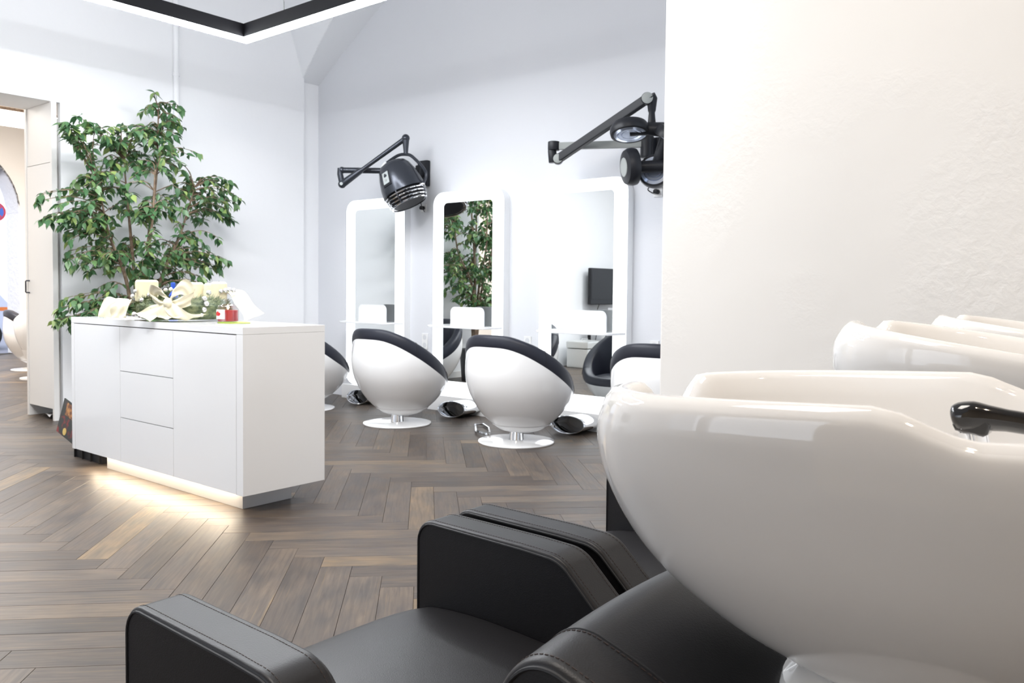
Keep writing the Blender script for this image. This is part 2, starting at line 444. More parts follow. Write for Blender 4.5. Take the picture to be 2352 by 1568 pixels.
me.materials.append(M_WOOD); o = bpy.data.objects.new('planking', me); COL.objects.link(o); o.parent = floor; o['kind'] = 'stuff'
bpy.data.meshes.remove(sme)

# walls
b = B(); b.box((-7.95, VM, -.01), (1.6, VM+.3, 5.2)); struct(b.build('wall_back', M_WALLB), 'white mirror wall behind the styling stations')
b = B()
b.box((-8.38, 3.72, -.01), (UL, 5.86, 5.2))                      # past the cabinet, towards the corner
b.box((-8.38, 5.86, -.01), (UL-.05, VM+.05, 5.2))                # slightly set back corner strip
b.box((-7.88, 3.235, -.01), (UL, 3.72, 5.2))                     # skin over the built-in cabinet
b.box((-8.38, 1.72, 2.832), (UL, 3.235, 5.2))                    # lintel
b.box((-8.38, -4.5, -.01), (UL, 1.72, 5.2))
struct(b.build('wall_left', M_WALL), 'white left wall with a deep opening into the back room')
PV = 3.36
b = B(); b.box((-1.86, PV, -.01), (1.6, PV+.32, 5.2), .012); struct(b.build('wall_right', M_PLAST), 'rough plastered cream partition behind the wash basins')
b = B(); b.box((1.3, -4.5, -.01), (1.6, PV+.1, 5.2)); struct(b.build('wall_side', M_CREAM), 'side wall beyond the wash basins')
b = B()
b.box((-8.4, -4.75, -.01), (1.6, -4.5, .55)); b.box((-8.4, -4.75, 3.3), (1.6, -4.5, 5.2))
for x in (-8.4, -5.3, -2.1, 1.1): b.box((x, -4.75, .5), (x+.5, -4.5, 3.35))
struct(b.build('wall_front', M_WALL), 'street side wall with shop windows')

b = B(); b.box((-.95, -1.35, -.01), (1.3, -1.05, 5.2)); struct(b.build('wall_rear_blocker', M_TAUPE), 'added taupe wall behind the photographer, blocking window light')  # unseen wall added to keep window light off the near basin
# groin vaulted ceiling: two arches rise from the corner
def ceil_h(x, y):
    du = max(0, x-UL+.06); dv = max(0, 5.86-y)
    h1 = 3.54 + .70*du - .045*du*du if du < 4 else 5.6
    h2 = 3.54 + 2.9*dv
    if du > 3.5: h1 = 5
    return min(max(h1, h2), 4.95)
xs = [UL-.1 + .03*i for i in range(0, 120)] + [-3.9, -2, 0, 1.6]
ys = [6.3, 6.12, 6.0, 5.9] + [5.86-.01*i for i in range(0, 60)] + [5.0, 4, 2, 0, -4.7]
b = B(); b.grid([[(x, y, ceil_h(x, y)) for x in xs] for y in ys]); struct(b.build('ceiling', M_CEIL, angle=12), 'white vaulted ceiling springing from the far corner')

# baseboard, pipe
b = B(); b.box((UL, 3.24, 0), (UL+.018, 5.86, .085), .004); struct(b.build('baseboard_left', M_LACQ_MATT), 'low white skirting along the left wall')
b = B(); b.cyl((UL+.035, 4.31, 2.1), (UL+.035, 4.31, 4.9), .026, seg=16); b.cyl((UL+.035, 4.31, 2.76), (UL+.035, 4.31, 2.80), .033, seg=16, bevel=.004); b.cyl((UL+.035, 4.31, 3.28), (UL+.035, 4.31, 3.31), .033, seg=16)
struct(b.build('trim_1', M_WALL), 'white painted heating pipe running up the left wall')

# ---- built-in cabinet in the side of the opening
cab = empty('wall_cabinet', 'tall cream cabinet built into the side of the left opening', 'cabinet', (-8.10, 3.17, 0))
def L(lo, hi, bev=.0015, off=(-8.10, 3.17, 0)):
    return tuple(lo[i]-off[i] for i in range(3)), tuple(hi[i]-off[i] for i in range(3)), bev
b = B(); b.box(*L((-7.845, 3.155, 0), (-7.812, 3.20, 2.83))); b.box(*L((-8.40, 3.155, 0), (-8.362, 3.20, 2.83)))
b.box(*L((-8.362, 3.165, 2.305), (-7.845, 3.20, 2.83)))
b.box(*L((-8.38, 3.66, 0), (-7.885, 3.70, 2.7))); b.box(*L((-8.38, 3.2, 0), (-8.362, 3.7, 2.7))); b.box(*L((-7.90, 3.2, 0), (-7.885, 3.7, 2.7)))
b.build('body', M_LACQ_MATT, cab)
b = B(); b.box(*L((-8.355, 3.158, .105), (-7.850, 3.180, 2.298), .002)); d = b.build('door', M_LACQ_MATT, cab)
b = B(); z0, z1, hx = 1.143, 1.252, -8.325
b.tube([(hx+8.10, 3.159-3.17, z0), (hx+8.10, 3.128-3.17, z0), (hx+8.10, 3.124-3.17, z0+.006), (hx+8.10, 3.124-3.17, z1-.006), (hx+8.10, 3.128-3.17, z1), (hx+8.10, 3.159-3.17, z1)], .0065, 8)
b.build('handle', M_GRAPH, d)
# crumpled paper in the niche under the cabinet door
rows = []
for i in range(9):
    rows.append([(-8.13+.030*k, 3.17+.026*i, .014+.055*abs(math.sin(i*.9+k*.55))*(.35+k/14)) for k in range(9)])
b = B(); b.grid(rows); o = b.build('paper_bag', M_PAPER, None, 60); tag(o, 'crumpled white paper lying in the niche below the tall cabinet', 'paper')

# ---- back room seen through the opening
b = B()
b.box((-16.6, 5.93, -.01), (-16, 6.4, 4.4)); b.box((-16.6, 1, -.01), (-16, 3.4, 4.4))
poly = [(3.4, 4.4), (5.93, 4.4), (5.93, 2.5)]
cv, hw = 4.665, 1.265
for i in range(1, 24):
    a = PI*i/24; poly.append((cv+hw*math.cos(a), 2.5+1.22*math.sin(a)))
poly.append((3.4, 2.5))
b.prism(poly, 0, -16.6, -16)
struct(b.build('wall_far', M_CREAM), 'cream end wall of the back room with an arched opening')
b = B()
b.box((-16.56, 5.905, .0), (-15.995, 5.935, 2.5))
for i in range(24):
    a0, a1 = PI*i/24, PI*(i+1)/24
    q = [(cv+(hw-.0)*math.cos(a0), 2.5+1.22*math.sin(a0)), (cv+hw*math.cos(a1), 2.5+1.22*math.sin(a1)), (cv+(hw-.03)*math.cos(a1), 2.5+1.19*math.sin(a1)), (cv+(hw-.03)*math.cos(a0), 2.5+1.19*math.sin(a0))]
    b.prism(q, 0, -16.56, -15.995)
struct(b.build('trim_2', M_BRICKW), 'whitewashed reveal lining the arched opening')
b = B(); b.box((-16.6, .9, 4.35), (-8.38, 6.4, 4.5)); struct(b.build('ceiling_far', M_CREAM), 'ceiling of the back room')
b = B(); b.box((-16.6, 6.38, -.01), (-8.38, 6.6, 4.5)); b.box((-16.6, .8, -.01), (-8.38, 1.0, 4.5)); struct(b.build('wall_far_side', M_CREAM), 'side walls of the back room')
pn = empty('ceiling_lamp', 'bright white ceiling lamp hanging in the back room', 'lamp', (-11, 3.2, 3.12))
b = B(); b.box((-.08, -1.5, 0), (.08, 1.6, .165), .01); b.build('diffuser', M_PANEL, pn)
b = B(); b.box((-.09, -1.52, .165), (.09, 1.62, .2), .005); b.build('housing', M_BARK, pn)
for y in (-1, 1.1):
    b = B(); b.cyl((0, y, .2), (0, y, 1.22), .006, seg=8); b.build('suspension_rod', M_BLACK, pn)
# street
b = B(); b.box((-30, -4, -.25), (-16.6, 14, -.2)); struct(b.build('ground', M_STREET), 'pavement outside the arched window')
sg = empty('traffic_sign', 'round red and blue no stopping sign on a pole outside', 'sign', (-20, 6.9, -.2))
b = B(); b.cyl((0, 0, 0), (0, 0, 3.3), .03, seg=12); b.build('pole', M_GREYP, sg)
b = B(); b.cyl((.03, 0, 3.0), (.045, 0, 3.0), .21, seg=32); b.build('rim', M_SIGNR, sg)
b = B(); b.cyl((.045, 0, 3.0), (.052, 0, 3.0), .165, seg=32); b.build('field', M_SIGNB, sg)
b = B()
for s in (1, -1): b.box((.052, -.16, -.02), (.056, .16, .02), mtx=Matrix.Translation((0, 0, 3.0)) @ Matrix.Rotation(s*PI/4, 4, 'X'))
b.build('cross', M_SIGNR, sg)
cr = empty('van', 'silver van with an orange stripe parked outside the arched window', 'car', (-21, 5.6, -.2))
b = B(); b.prism([(-1.6, .35), (1.75, .35), (1.8, .8), (1.6, 1.05), (1.0, 1.75), (-1.5, 1.85), (-1.65, 1.2)], 0, -.85, .85, .05); b.build('body', M_CARP, cr)
b = B(); b.box((.84, -1.3, 1.12), (.865, 1.0, 1.6), .01); b.build('window', M_CARG, cr)
b = B(); b.box((.845, -1.6, .86), (.862, 1.72, .94)); b.build('stripe', M_ORANGE, cr)
for y in (-1.0, 1.15):
    b = B(); b.cyl((.62, y, .33), (.87, y, .33), .33, seg=24, bevel=.03); b.build('wheel', M_BLACK, cr)

# ================================================================ PENDANT LIGHT
PX0, PX1, PY0, PY1, PZ = -6.08, -4.0, 1.0, 3.985, 3.215
pd = empty('pendant_light', 'large square black pendant frame light with glowing white underside', 'lamp', ((PX0+PX1)/2, (PY0+PY1)/2, PZ))
def frame_bars(z0, z1, w, ins):
    b = B(); cx, cy = (PX0+PX1)/2, (PY0+PY1)/2
    x0, x1, y0, y1 = PX0-cx+ins, PX1-cx-ins, PY0-cy+ins, PY1-cy-ins
    # mitred ring
    o_ = [(x0, y0), (x1, y0), (x1, y1), (x0, y1)]; i_ = [(x0+w, y0+w), (x1-w, y0+w), (x1-w, y1-w), (x0+w, y1-w)]
    rows = [[(*p, z0) for p in o_], [(*p, z1) for p in o_], [(*p, z1) for p in i_], [(*p, z0) for p in i_]]
    b.grid(rows, closed_u=True, closed_v=True); return b
frame_bars(.018, .125, .09, 0).build('housing', M_PEND, pd)
frame_bars(0, .018, .080, .005).build('diffuser', M_LED, pd)
for x, y in ((PX0+.60-(PX0+PX1)/2, 1.425), (-1.0, -1.3), (1.0, -1.3), (1.0, 1.3)):
    b = B(); b.tube([(x, y, .12), (x, y, .2), (x, y, .201), (x, y, 1.75)], .0015, 6, rads=[.004, .004, .0015, .0015]); b.build('suspension_wire', M_GREYP, pd)
frame_bars(.115, .126, .002, .0).build('upper_rim', M_PEND, pd)

# ================================================================ RECEPTION DESK
DX0, DX1, DY0, DY1 = -5.767, -3.765, 2.440, 2.965
dk = empty('reception_desk', 'white lacquered reception desk with drawers and warm light underneath', 'desk', ((DX0+DX1)/2, (DY0+DY1)/2, 0))
ox, oy = (DX0+DX1)/2, (DY0+DY1)/2
def D(lo, hi, bev=.0015): return (lo[0]-ox, lo[1]-oy, lo[2]), (hi[0]-ox, hi[1]-oy, hi[2]), bev
b = B(); b.box(*D((DX0, DY0, .962), (DX1, DY1, 1.0), .002)); b.build('worktop', M_LACQ, dk)
for x0, x1 in ((DX0, DX0+.042), (DX1-.060, DX1)):
    b = B(); b.box(*D((x0, DY0, .12), (x1, DY1, .9615), .002)); b.build('side_panel', M_LACQ, dk)
b = B(); b.box(*D((DX0+.042, DY0+.025, .13), (DX1-.06, DY1-.02, .955))); b.build('carcass', M_EDGE, dk)
X = [DX0+.044, -5.091, -4.461, DX1-.062]
for x0, x1 in ((X[0], X[1]), (X[2], X[3])):
    b = B(); b.box(*D((x0+.0015, DY0+.001, .122), (x1-.0015, DY0+.022, .9575), .001)); b.build('door', M_LACQ, dk)
for z0, z1 in ((.122, .3955), (.3995, .6835), (.6875, .9575)):
    b = B(); b.box(*D((X[1]+.0015, DY0+.001, z0), (X[2]-.0015, DY0+.022, z1), .001)); b.build('drawer', M_LACQ, dk)
b = B(); b.box(*D((-5.526, 2.558, 0), (-3.952, 2.875, .12), .002)); b.build('plinth', M_STEEL, dk)
b = B(); b.box(*D((-5.62, 2.500, .104), (-3.99, 2.530, .119), .002)); b.build('light_strip', M_DLED, dk)

# black crates tucked under and beside the desk, with a magazine leaning out
rk = empty('magazine_rack', 'black magazine rack on the floor at the left end of the desk', 'rack', (-5.885, 2.70, 0))
b = B()
b.box((-.185, -.10, 0), (-.173, .12, .30), .002); b.box((.095, -.10, 0), (.107, .12, .30), .002); b.box((-.185, .108, 0), (.107, .12, .26)); b.box((-.185, -.10, 0), (.107, .12, .012))
b.build('frame', M_BLACK, rk)
b = B()
for x in (-.183, -.06, .065, .19): b.box((x, -.122, 0), (x+.006, -.109, .10), .001)
b.box((-.185, -.11, 0), (.215, -.10, .104), .002); b.box((.110, -.10, 0), (.215, .12, .104), .002); b.build('tray', M_BLACK, rk)
mg = empty('magazine', 'dark red and black magazine with a gold seal leaning left of the desk', 'magazine', (-6.11, 2.560, .095))
mtx = Matrix.Rotation(math.radians(14), 4, 'Y') @ Matrix.Rotation(math.radians(-8), 4, 'X')
b = B(); b.box((-.215, 0, .012), (.075, .008, .262), .001, mtx=mtx); b.build('cover', M_COVER, mg)
b = B(); b.box((-.214, .0015, .0125), (-.2165, .0065, .261), mtx=mtx); b.build('page_edge', M_PAPER, mg)
b = B(); b.box((-.15, -.0012, .16), (.06, .001, .25), mtx=mtx); b.build('picture', M_COVERP, mg)
b = B(); b.cyl((0, 0, 0), (0, -.002, 0), .026, seg=24); o = b.build('seal', M_GOLD, mg); o.location = mtx @ Vector((-.095, 0, .05)); o.rotation_euler = mtx.to_euler()

# ================================================================ MIRROR STATIONS
def make_station():
    st = empty('mirror_station', 'x', 'mirror', (0, VM, 0), 0, 'lit mirror stations along the back wall')
    w2, z0, z1 = .459, .157, 2.176
    b = B(); b.box((-.485, -.14, 0), (.485, 0, .155), .004); b.build('plinth', M_LACQ, st)
    def ring(wo, lo_, hi_, ro, wi, li, hi2, ri, y0, y1, name, m):
        A = rrect(-wo, lo_, wo, hi_, ro, 8); Cc = rrect(-wi, li, wi, hi2, ri, 8)
        b = B(); b.grid([[(x, y0, z) for x, z in A], [(x, y0, z) for x, z in Cc], [(x, y1, z) for x, z in Cc], [(x, y1, z) for x, z in A]], closed_u=True, closed_v=True)
        return b.build(name, m, st, 50)
    ring(w2, z0, z1, .125, w2-.12, z0+.135, z1-.100, .05, -.088, 0, 'frame', M_SHELF)
    ring(w2-.004, z0+.004, z1-.004, .122, w2-.130, z0+.142, z1-.107, .045, -.1, -.0882, 'light_band', M_MLED)
    b = B(); b.prism(rrect(-w2+.10, z0+.10, w2-.10, z1-.08, .05, 4), 1, -.090, -.086); b.build('glass', M_MIRROR, st)
    pl = spline([(-.40, -.10, 0), (-.37, -.24, 0), (-.30, -.315, 0), (-.1, -.325, 0), (.30, -.335, 0), (.395, -.325, 0), (.43, -.28, 0), (.44, -.2, 0), (.46, -.10, 0)], 5)
    b = B(); b.prism([(p.x, p.y) for p in pl], 2, .842, .862, .004); sh = b.build('shelf', M_SHELF, st)
    b = B(); b.prism(rrect(-.06, .862, .365, 1.045, .055, 8, (1, 1, 0, 0)), 1, -.262, -.246, .003); b.build('holder', M_SHELF, sh)
    # oval chrome foot rest
    rows = []; 
    def ell(y, rx, rz, dx=0):
        return [(.075+dx+rx*math.cos(a), y+.03*math.sin(a), .078+rz*math.sin(a)) for a in [2*PI*i/40 for i in range(40)]]
    rows = [ell(-.14, .165, .068), ell(-.35, .172, .072), ell(-.385, .172, .074), ell(-.39, .168, .070), ell(-.38, .162, .064), ell(-.15, .150, .055)]
    b = B(); b.grid(rows, closed_u=True); b.build('footrest', M_CHROME, st)
    return st
LAB = {-6.790: 'lit mirror station nearest the room corner, partly behind the hood dryer',
       -5.448: 'lit mirror station in the middle, reflecting the green ficus tree',
       -4.102: 'lit mirror station on the right, reflecting the black television',
       -2.755: 'lit mirror station mostly hidden behind the plastered partition'}
st0 = make_station()
for i, x in enumerate(LAB):
    s = st0 if i == 0 else copy_tree(st0)
    s.location.x = x; s['label'] = LAB[x]

# wall sockets
def make_socket():
    k = empty('wall_socket', 'x', 'socket', (0, 0, 0), 0, 'white power sockets between the mirrors')
    b = B(); b.box((-.041, -.012, -.082), (.041, 0, .082), .003); b.build('plate', M_LACQ, k)
    for z in (-.04, .04):
        b = B(); b.lathe([(.0, -.0128), (.022, -.0128), (.026, -.0122), (.026, -.0118)], 20, Matrix.Translation((0, -.0003, z)) @ Matrix.Rotation(PI/2, 4, 'X') @ Matrix.Translation((0, 0, .0125+.0125))); b.build('cup', M_SOCKH, k)
    return k
sk0 = make_socket()
for i, (x, z, lab) in enumerate(((-6.105, .675, 'double white wall socket between the corner mirror and the middle mirror'),
                                 (-4.757, .70, 'double white wall socket between the middle mirror and the right mirror'),
                                 (-3.42, .72, 'double white wall socket just left of the partition edge'))):
    s = sk0 if i == 0 else copy_tree(sk0); s.location = (x, VM, z); s['label'] = lab
for i, (x, z, lab) in enumerate(((-6.13, 2.046, 'small white socket with a plug below the hood dryer'), (-3.41, 2.03, 'small white socket with a plug below the ring lamp dryer'))):
    k = empty('wall_socket', lab, 'socket', (x, VM, z), 0, 'white power sockets under the dryers')
    b = B(); b.box((-.041, -.012, -.041), (.041, 0, .041), .003); b.build('plate', M_LACQ, k)

# ================================================================ TUB CHAIRS
RIM = smooth_tab([(-.50, .775), (-.43, .772), (-.35, .728), (-.22, .637), (-.016, .500), (.20, .392), (.35, .348), (.50, .335)])
BAND = smooth_tab([(-.50, .088), (-.43, .090), (-.35, .100), (-.22, .120), (0, .124), (.2, .095), (.35, .075), (.5, .07)])
PROF = smooth_tab([(.075, .05), (.082, .10), (.10, .165), (.145, .235), (.22, .315), (.31, .378), (.42, .430), (.53, .452), (.62, .453), (.70, .447), (.78, .438), (.88, .425)])
def make_chair():
    ch = empty('tub_chair', 'x', 'chair', (0, 0, 0), 0, 'white tub styling chairs')
    N = 72; CY0 = .06
    azs = [2*PI*k/N for k in range(N)]
    def rim(a): return lerp_tab(RIM, -.45*math.cos(a))
    def bw(a): return lerp_tab(BAND, -.45*math.cos(a))
    def P(a, r, z): return (r*math.sin(a), CY0 - r*math.cos(a), z)
    rows = []
    for i in range(26):
        t_ = i/25
        rows.append([P(a, lerp_tab(PROF, .15+t_*(rim(a)-.15)), .15+t_*(rim(a)-.15)) for a in azs])
    rows.append([P(a, lerp_tab(PROF, rim(a))-.02, rim(a)) for a in azs])
    b = B(); b.grid(rows, closed_u=True); b.build('shell', M_SHELL, ch)
    b = B(); b.lathe([(.238, .156), (.236, .140), (.20, .115), (.165, .098), (.10, .08), (.06, .076)], 64, Matrix.Translation((0, CY0, 0))); b.build('shell_cup', M_SHELL, ch)
    rows = []
    for k in range(15):                                            # upholstered rim rolling into the bucket
        row = []
        for a in azs:
            z0 = rim(a); h = bw(a); R0 = lerp_tab(PROF, z0)
            tab = [(0, .002, 0), (0, -.004, .0), (.004, -.002, .12), (.006, 0, .35), (.002, 0, .7), (-.006, 0, .90), (-.018, 0, .98), (-.035, 0, 1.0), (-.065, 0, .985), (-.082, 0, .93), (-.09, 0, .80), (-.098, 0, .55)]
            if k < 12:
                dr, dz, q = tab[k]; row.append(P(a, R0+dr, z0+dz+h*q))
            else:
                t_ = (k-11)/3; zt = z0+h*.55; zb = min(.36, zt-.03)
                row.append(P(a, (R0-.098)*(1-t_)+.30*t_, zt*(1-t_)+zb*t_))
        rows.append(row)
    b = B(); b.grid(rows, closed_u=True); up_ = b.build('upholstery', M_NAVY, ch, 60)
    for a in (math.radians(62), math.radians(298), math.radians(118), math.radians(242)):   # vertical seams in the band
        z0 = rim(a); h = bw(a); R0 = lerp_tab(PROF, z0); b = B()
        b.tube([P(a, R0+.0055, z0+.02), P(a, R0+.0072, z0+h*.35), P(a, R0+.003, z0+h*.7), P(a, R0-.006, z0+h*.92), P(a, R0-.02, z0+h), P(a, R0-.066, z0+h*.99)], .0022, 6)
        b.build('seam', M_SEAM, up_)
    b = B(); b.lathe([(.05, .335), (.25, .335), (.295, .345), (.31, .37), (.30, .395), (.24, .41), (.05, .415)], 48, Matrix.Translation((0, CY0, 0))); b.build('seat_cushion', M_NAVY, ch, 60)
    b = B(); b.lathe([(.303, 0), (.306, .006), (.303, .012), (.25, .017), (.05, .020)], 72); b.build('base', M_SHELL, ch)
    b = B(); b.lathe([(.060, .019), (.058, .024), (.055, .066), (.050, .085)], 40); b.build('column', M_CHROME, ch)
    b = B(); b.tube([(-.30, .02, .03), (-.52, .27, .016), (-.70, .40, .016), (-.74, .34, .016), (-.50, .08, .016), (-.29, -.03, .03)], .011, 8); b.build('foot_lever', M_CHROME, ch)
    return ch
ch0 = make_chair()
CH = [(-6.86, 5.14, 0, 'white tub chair half hidden behind the right end of the reception desk'),
      (-5.49, 5.135, 0, 'white tub chair before the corner mirror, directly right of the desk'),
      (-4.12, 5.145, 0, 'largest whole white tub chair with charcoal rim, before the middle mirror'),
      (-2.75, 5.16, .1, 'white tub chair cut off by the edge of the plastered partition'),
      (-12.9, 4.95, -.35, 'cream tub chair with dark rim standing in the back room by the arch')]
for i, (x, y, rz, lab) in enumerate(CH):
    c = ch0 if i == 0 else copy_tree(ch0)
    c.location = (x, y, 0); c.rotation_euler = (0, 0, rz); c['label'] = lab
for o in [o for o in bpy.data.objects if o.name.startswith('foot_lever') and not (-4.2 < o.parent.location.x < -4)]: bpy.data.objects.remove(o)
# taller egg chair in the back room
eg = empty('egg_chair', 'tall white egg chair just beyond the tall cabinet in the back room', 'chair', (-11.6, 4.52, 0), 2.3)
b = B(); rows = []
for i in range(22):
    t_ = i/21; row = []
    for k in range(40):
        a = 2*PI*k/40; zr = 1.13 - .33*(1-math.cos(a))/2*1.2; z = .12+t_*(zr-.12)
        r = .30*math.sin(min(1, (z-.08)/.62)*PI/2) if z < .70 else .30*math.cos((z-.70)/.62*PI/2*.9)
        row.append((r*math.sin(a), -r*math.cos(a), z))
    rows.append(row)
b.grid(rows, closed_u=True); o = b.build('shell', M_SHELL, eg)
b = B(); b.lathe([(.04, .16), (.18, .28), (.24, .5), (.235, .56), (.05, .58)], 32); b.build('seat_cushion', M_PAPER, eg)
b = B(); b.lathe([(.24, 0), (.24, .015), (.03, .02), (.03, .14)], 40); b.build('base', M_SHELL, eg)

# ================================================================ HOOD DRYER (left)
hd = empty('hood_dryer', 'dark grey bowl hair dryer on a jointed wall arm above the corner mirror', 'hair dryer', (-6.10, VM, 2.39))
O = Vector((-6.10, VM, 2.39))
def Lp(*p): return Vector(p) - O
b = B(); b.box(tuple(Lp(-6.185, 6.045, 2.262)), tuple(Lp(-6.045, 6.10, 2.528)), .012); b.box(tuple(Lp(-6.155, 5.985, 2.36)), tuple(Lp(-6.085, 6.05, 2.475)), .012)
b.build('wall_bracket', M_ANTH, hd)
A0, A1, A2 = Lp(-6.13, 6.02, 2.415), Lp(-6.675, 5.466, 2.405), Lp(-6.672, 5.468, 2.265)
b = B(); b.tube([A0, A1], .030, 12); b.build('lower_arm', M_GRAPH, hd)
b = B(); b.tube([A1+Vector((-.01, -.01, .02)), A1+Vector((-.012, -.012, -.04)), A2], .03, 12); b.sph(A1, .036); b.sph(A2, .042); b.build('elbow', M_GRAPH, hd)
T0 = Lp(-6.038, 5.743, 2.70)
b = B(); b.tube([A2, A2.lerp(T0, .3), A2.lerp(T0, .32), T0], .0, 12, rads=[.040, .030, .021, .026]); b.sph(T0, .040); b.build('upper_arm', M_GRAPH, hd)
nrm = Vector((.63, -.776, 0)).normalized()
b = B(); b.cyl(A2+nrm*.036, A2+nrm*.046, .016, seg=16); b.build('joint_cap', M_STICK, hd)
YT = Lp(-6.034, 5.741, 2.545)
b = B(); b.tube([T0, Lp(-6.036, 5.742, 2.60), YT], .0, 12, rads=[.036, .026, .021]); b.build('drop_link', M_GRAPH, hd)
# hood body
HC = Lp(-6.055, 5.69, 2.262)
right = Vector((.776, .631, 0)); toward = Vector((.63, -.776, 0)); zz = Vector((0, 0, 1))
ax = (-zz*math.cos(.42) + right*math.sin(.42) + toward*.10).normalized()      # points out of the opening
side = (right - ax*right.dot(ax)).normalized(); frn = ax.cross(side)
HM = Matrix.Translation(HC) @ Matrix((side.to_tuple(), frn.to_tuple(), ax.to_tuple())).transposed().to_4x4() @ Matrix.Scale(1.16, 4)
b = B(); b.lathe([(.03, -.185), (.085, -.18), (.115, -.165), (.14, -.13), (.165, -.06), (.182, .02), (.188, .075), (.188, .095), (.172, .097), (.165, .06), (.12, -.10), (.03, -.15)], 48, HM); hood = b.build('hood', M_GRAPH, hd)
for i, (z, r) in enumerate(((.118, .184), (.146, .180), (.174, .172), (.200, .160))):
    b = B(); b.lathe([(r, z-.006), (r+.004, z), (r, z+.006), (r-.012, z+.005), (r-.012, z-.005), (r, z-.006)], 48, HM, caps=False); b.build('louvre', M_CHROME, hood)
b = B(); b.lathe([(.160, .09), (.155, .15), (.135, .20), (.02, .20)], 32, HM); b.build('inner_drum', M_BLACK, hood)
for a in (.4, 1.9, 3.5, 5.1):
    b = B(); b.tube([HM @ Vector((.183*math.cos(a), .183*math.sin(a), .09)), HM @ Vector((.182*math.cos(a), .182*math.sin(a), .15)), HM @ Vector((.162*math.cos(a), .162*math.sin(a), .205))], .006, 6); b.build('louvre_rib', M_GRAPH, hood)
def onhood(dirv, z, r): # frame on the hood surface facing dirv
    d = (dirv - ax*dirv.dot(ax)).normalized(); return HC + d*r + ax*z, d
pc, pdv = onhood(toward*.80 - right*.56, -.045, .182)
tx = ax.cross(pdv).normalized()
nz = (pdv*.95 - ax*.30).normalized(); ty = nz.cross(tx)
PM = Matrix.Translation(pc) @ Matrix((tx.to_tuple(), ty.to_tuple(), nz.to_tuple())).transposed().to_4x4()
b = B(); b.box((-.052, -.085, -.05), (.052, .085, .012), .008, mtx=PM); b.build('control_box', M_ANTH, hood)
b = B(); b.box((-.038, -.065, .012), (.038, .060, .015), .003, mtx=PM); b.build('control_panel', M_STICK, hood)
for x, y, r in ((0, .022, .013), (-.016, -.035, .005), (.012, -.042, .005)):
    b = B(); b.cyl(PM @ Vector((x, y, .014)), PM @ Vector((x, y, .02)), r, seg=16); b.build('dial', M_GREYP, hood)
kc, kd = onhood(toward*.5 - right*.75, -.190, .092)
b = B(); b.cyl(kc - ax*.012, kc - ax*.03 + kd*.012, .034, seg=24, bevel=.004); b.build('badge', M_PAPER, hood)
# yoke
s1 = HC + (right*.215 + toward*.07) + ax*.03; s2 = HC + (-right*.17 - toward*.14) - ax*.02
b = B(); pts = spline([s2, s2+zz*.14-right*.02, YT - right*.10 - toward*.04 - zz*.02, YT - zz*.005, YT + right*.075 + toward*.01 - zz*.035, s1 + zz*.12 + right*.03, s1 + right*.005], 6); b.tube(pts, .016, 8); b.build('yoke', M_GRAPH, hd)
b = B(); b.cyl(s1-right*.03, s1+right*.022, .024, seg=16, bevel=.003); b.build('pivot_knob', M_CHROME, hd)
b = B(); cpts = spline([HC+right*.14+ax*.10, Lp(-6.02, 5.95, 2.05), Lp(-6.06, 6.03, 2.00), Lp(-6.10, 6.05, 2.03), Lp(-6.13, 6.075, 2.046)], 6); b.tube(cpts, .005, 6); b.cyl(Lp(-6.13, 6.04, 2.046), Lp(-6.13, 6.09, 2.046), .02, seg=16, bevel=.004); b.build('power_cord', M_BLACK, hd)

# ================================================================ RING LAMP DRYER (right)
rd = empty('ring_lamp_dryer', 'anthracite ring lamp hair processor on a jointed wall arm beside the partition', 'hair dryer', (-3.40, VM, 2.3))
O = Vector((-3.40, VM, 2.3))
b = B(); b.box(tuple(Lp(-3.47, 6.03, 2.07)), tuple(Lp(-3.30, 6.10, 2.47)), .015); b.cyl(Lp(-3.46, 5.99, 2.30), Lp(-3.46, 5.99, 2.475), .055, seg=24, bevel=.01)
b.box(tuple(Lp(-3.49, 5.98, 2.30)), tuple(Lp(-3.40, 6.06, 2.46)), .012); b.build('wall_bracket', M_ANTH, rd)
E0, E1 = Lp(-3.47, 5.98, 2.415), Lp(-4.12, 5.602, 2.405)
def bar(p, q, w, h, bev=.006):
    d = (q-p); mt = Matrix.Translation(p) @ d.to_track_quat('X', 'Z').to_matrix().to_4x4(); b = B(); b.box((0, -w, -h), (d.length, w, h), bev, mtx=mt); return b
bar(E0, E1, .022, .030).build('lower_arm', M_GREYP, rd)
E2 = Lp(-4.112, 5.608, 2.300)
b = B(); b.cyl(E1+Vector((0, 0, .04)), E1+Vector((0, 0, -.035)), .05, seg=24, bevel=.008); b.cyl(E1+Vector((-.012, -.008, -.03)), E2+Vector((-.012, -.008, -.03)), .036, seg=20, bevel=.006); b.build('elbow', M_ANTH, rd)
nr2 = Vector((.56, -.83, 0)).normalized()
E2 = E2 + Vector((.02, .016, 0)); T1 = Lp(-3.275, 5.655, 2.690)
bb = bar(E2, T1, .030, .034, .01); bb.cyl(E2-nr2*.03, E2+nr2*.034, .044, seg=28, bevel=.004); bb.cyl(T1-nr2*.03, T1+nr2*.034, .046, seg=28, bevel=.004); bb.build('upper_arm', M_ANTH, rd)
b = B(); b.cyl(E2+nr2*.034, E2+nr2*.04, .038, seg=28, bevel=.001); b.build('joint_cap', M_GREYP, rd)
b = B(); b.cyl(T1+nr2*.034, T1+nr2*.04, .043, seg=28, bevel=.001); b.build('joint_cap', M_GREYP, rd)
T2 = Lp(-3.246, 5.682, 2.69)
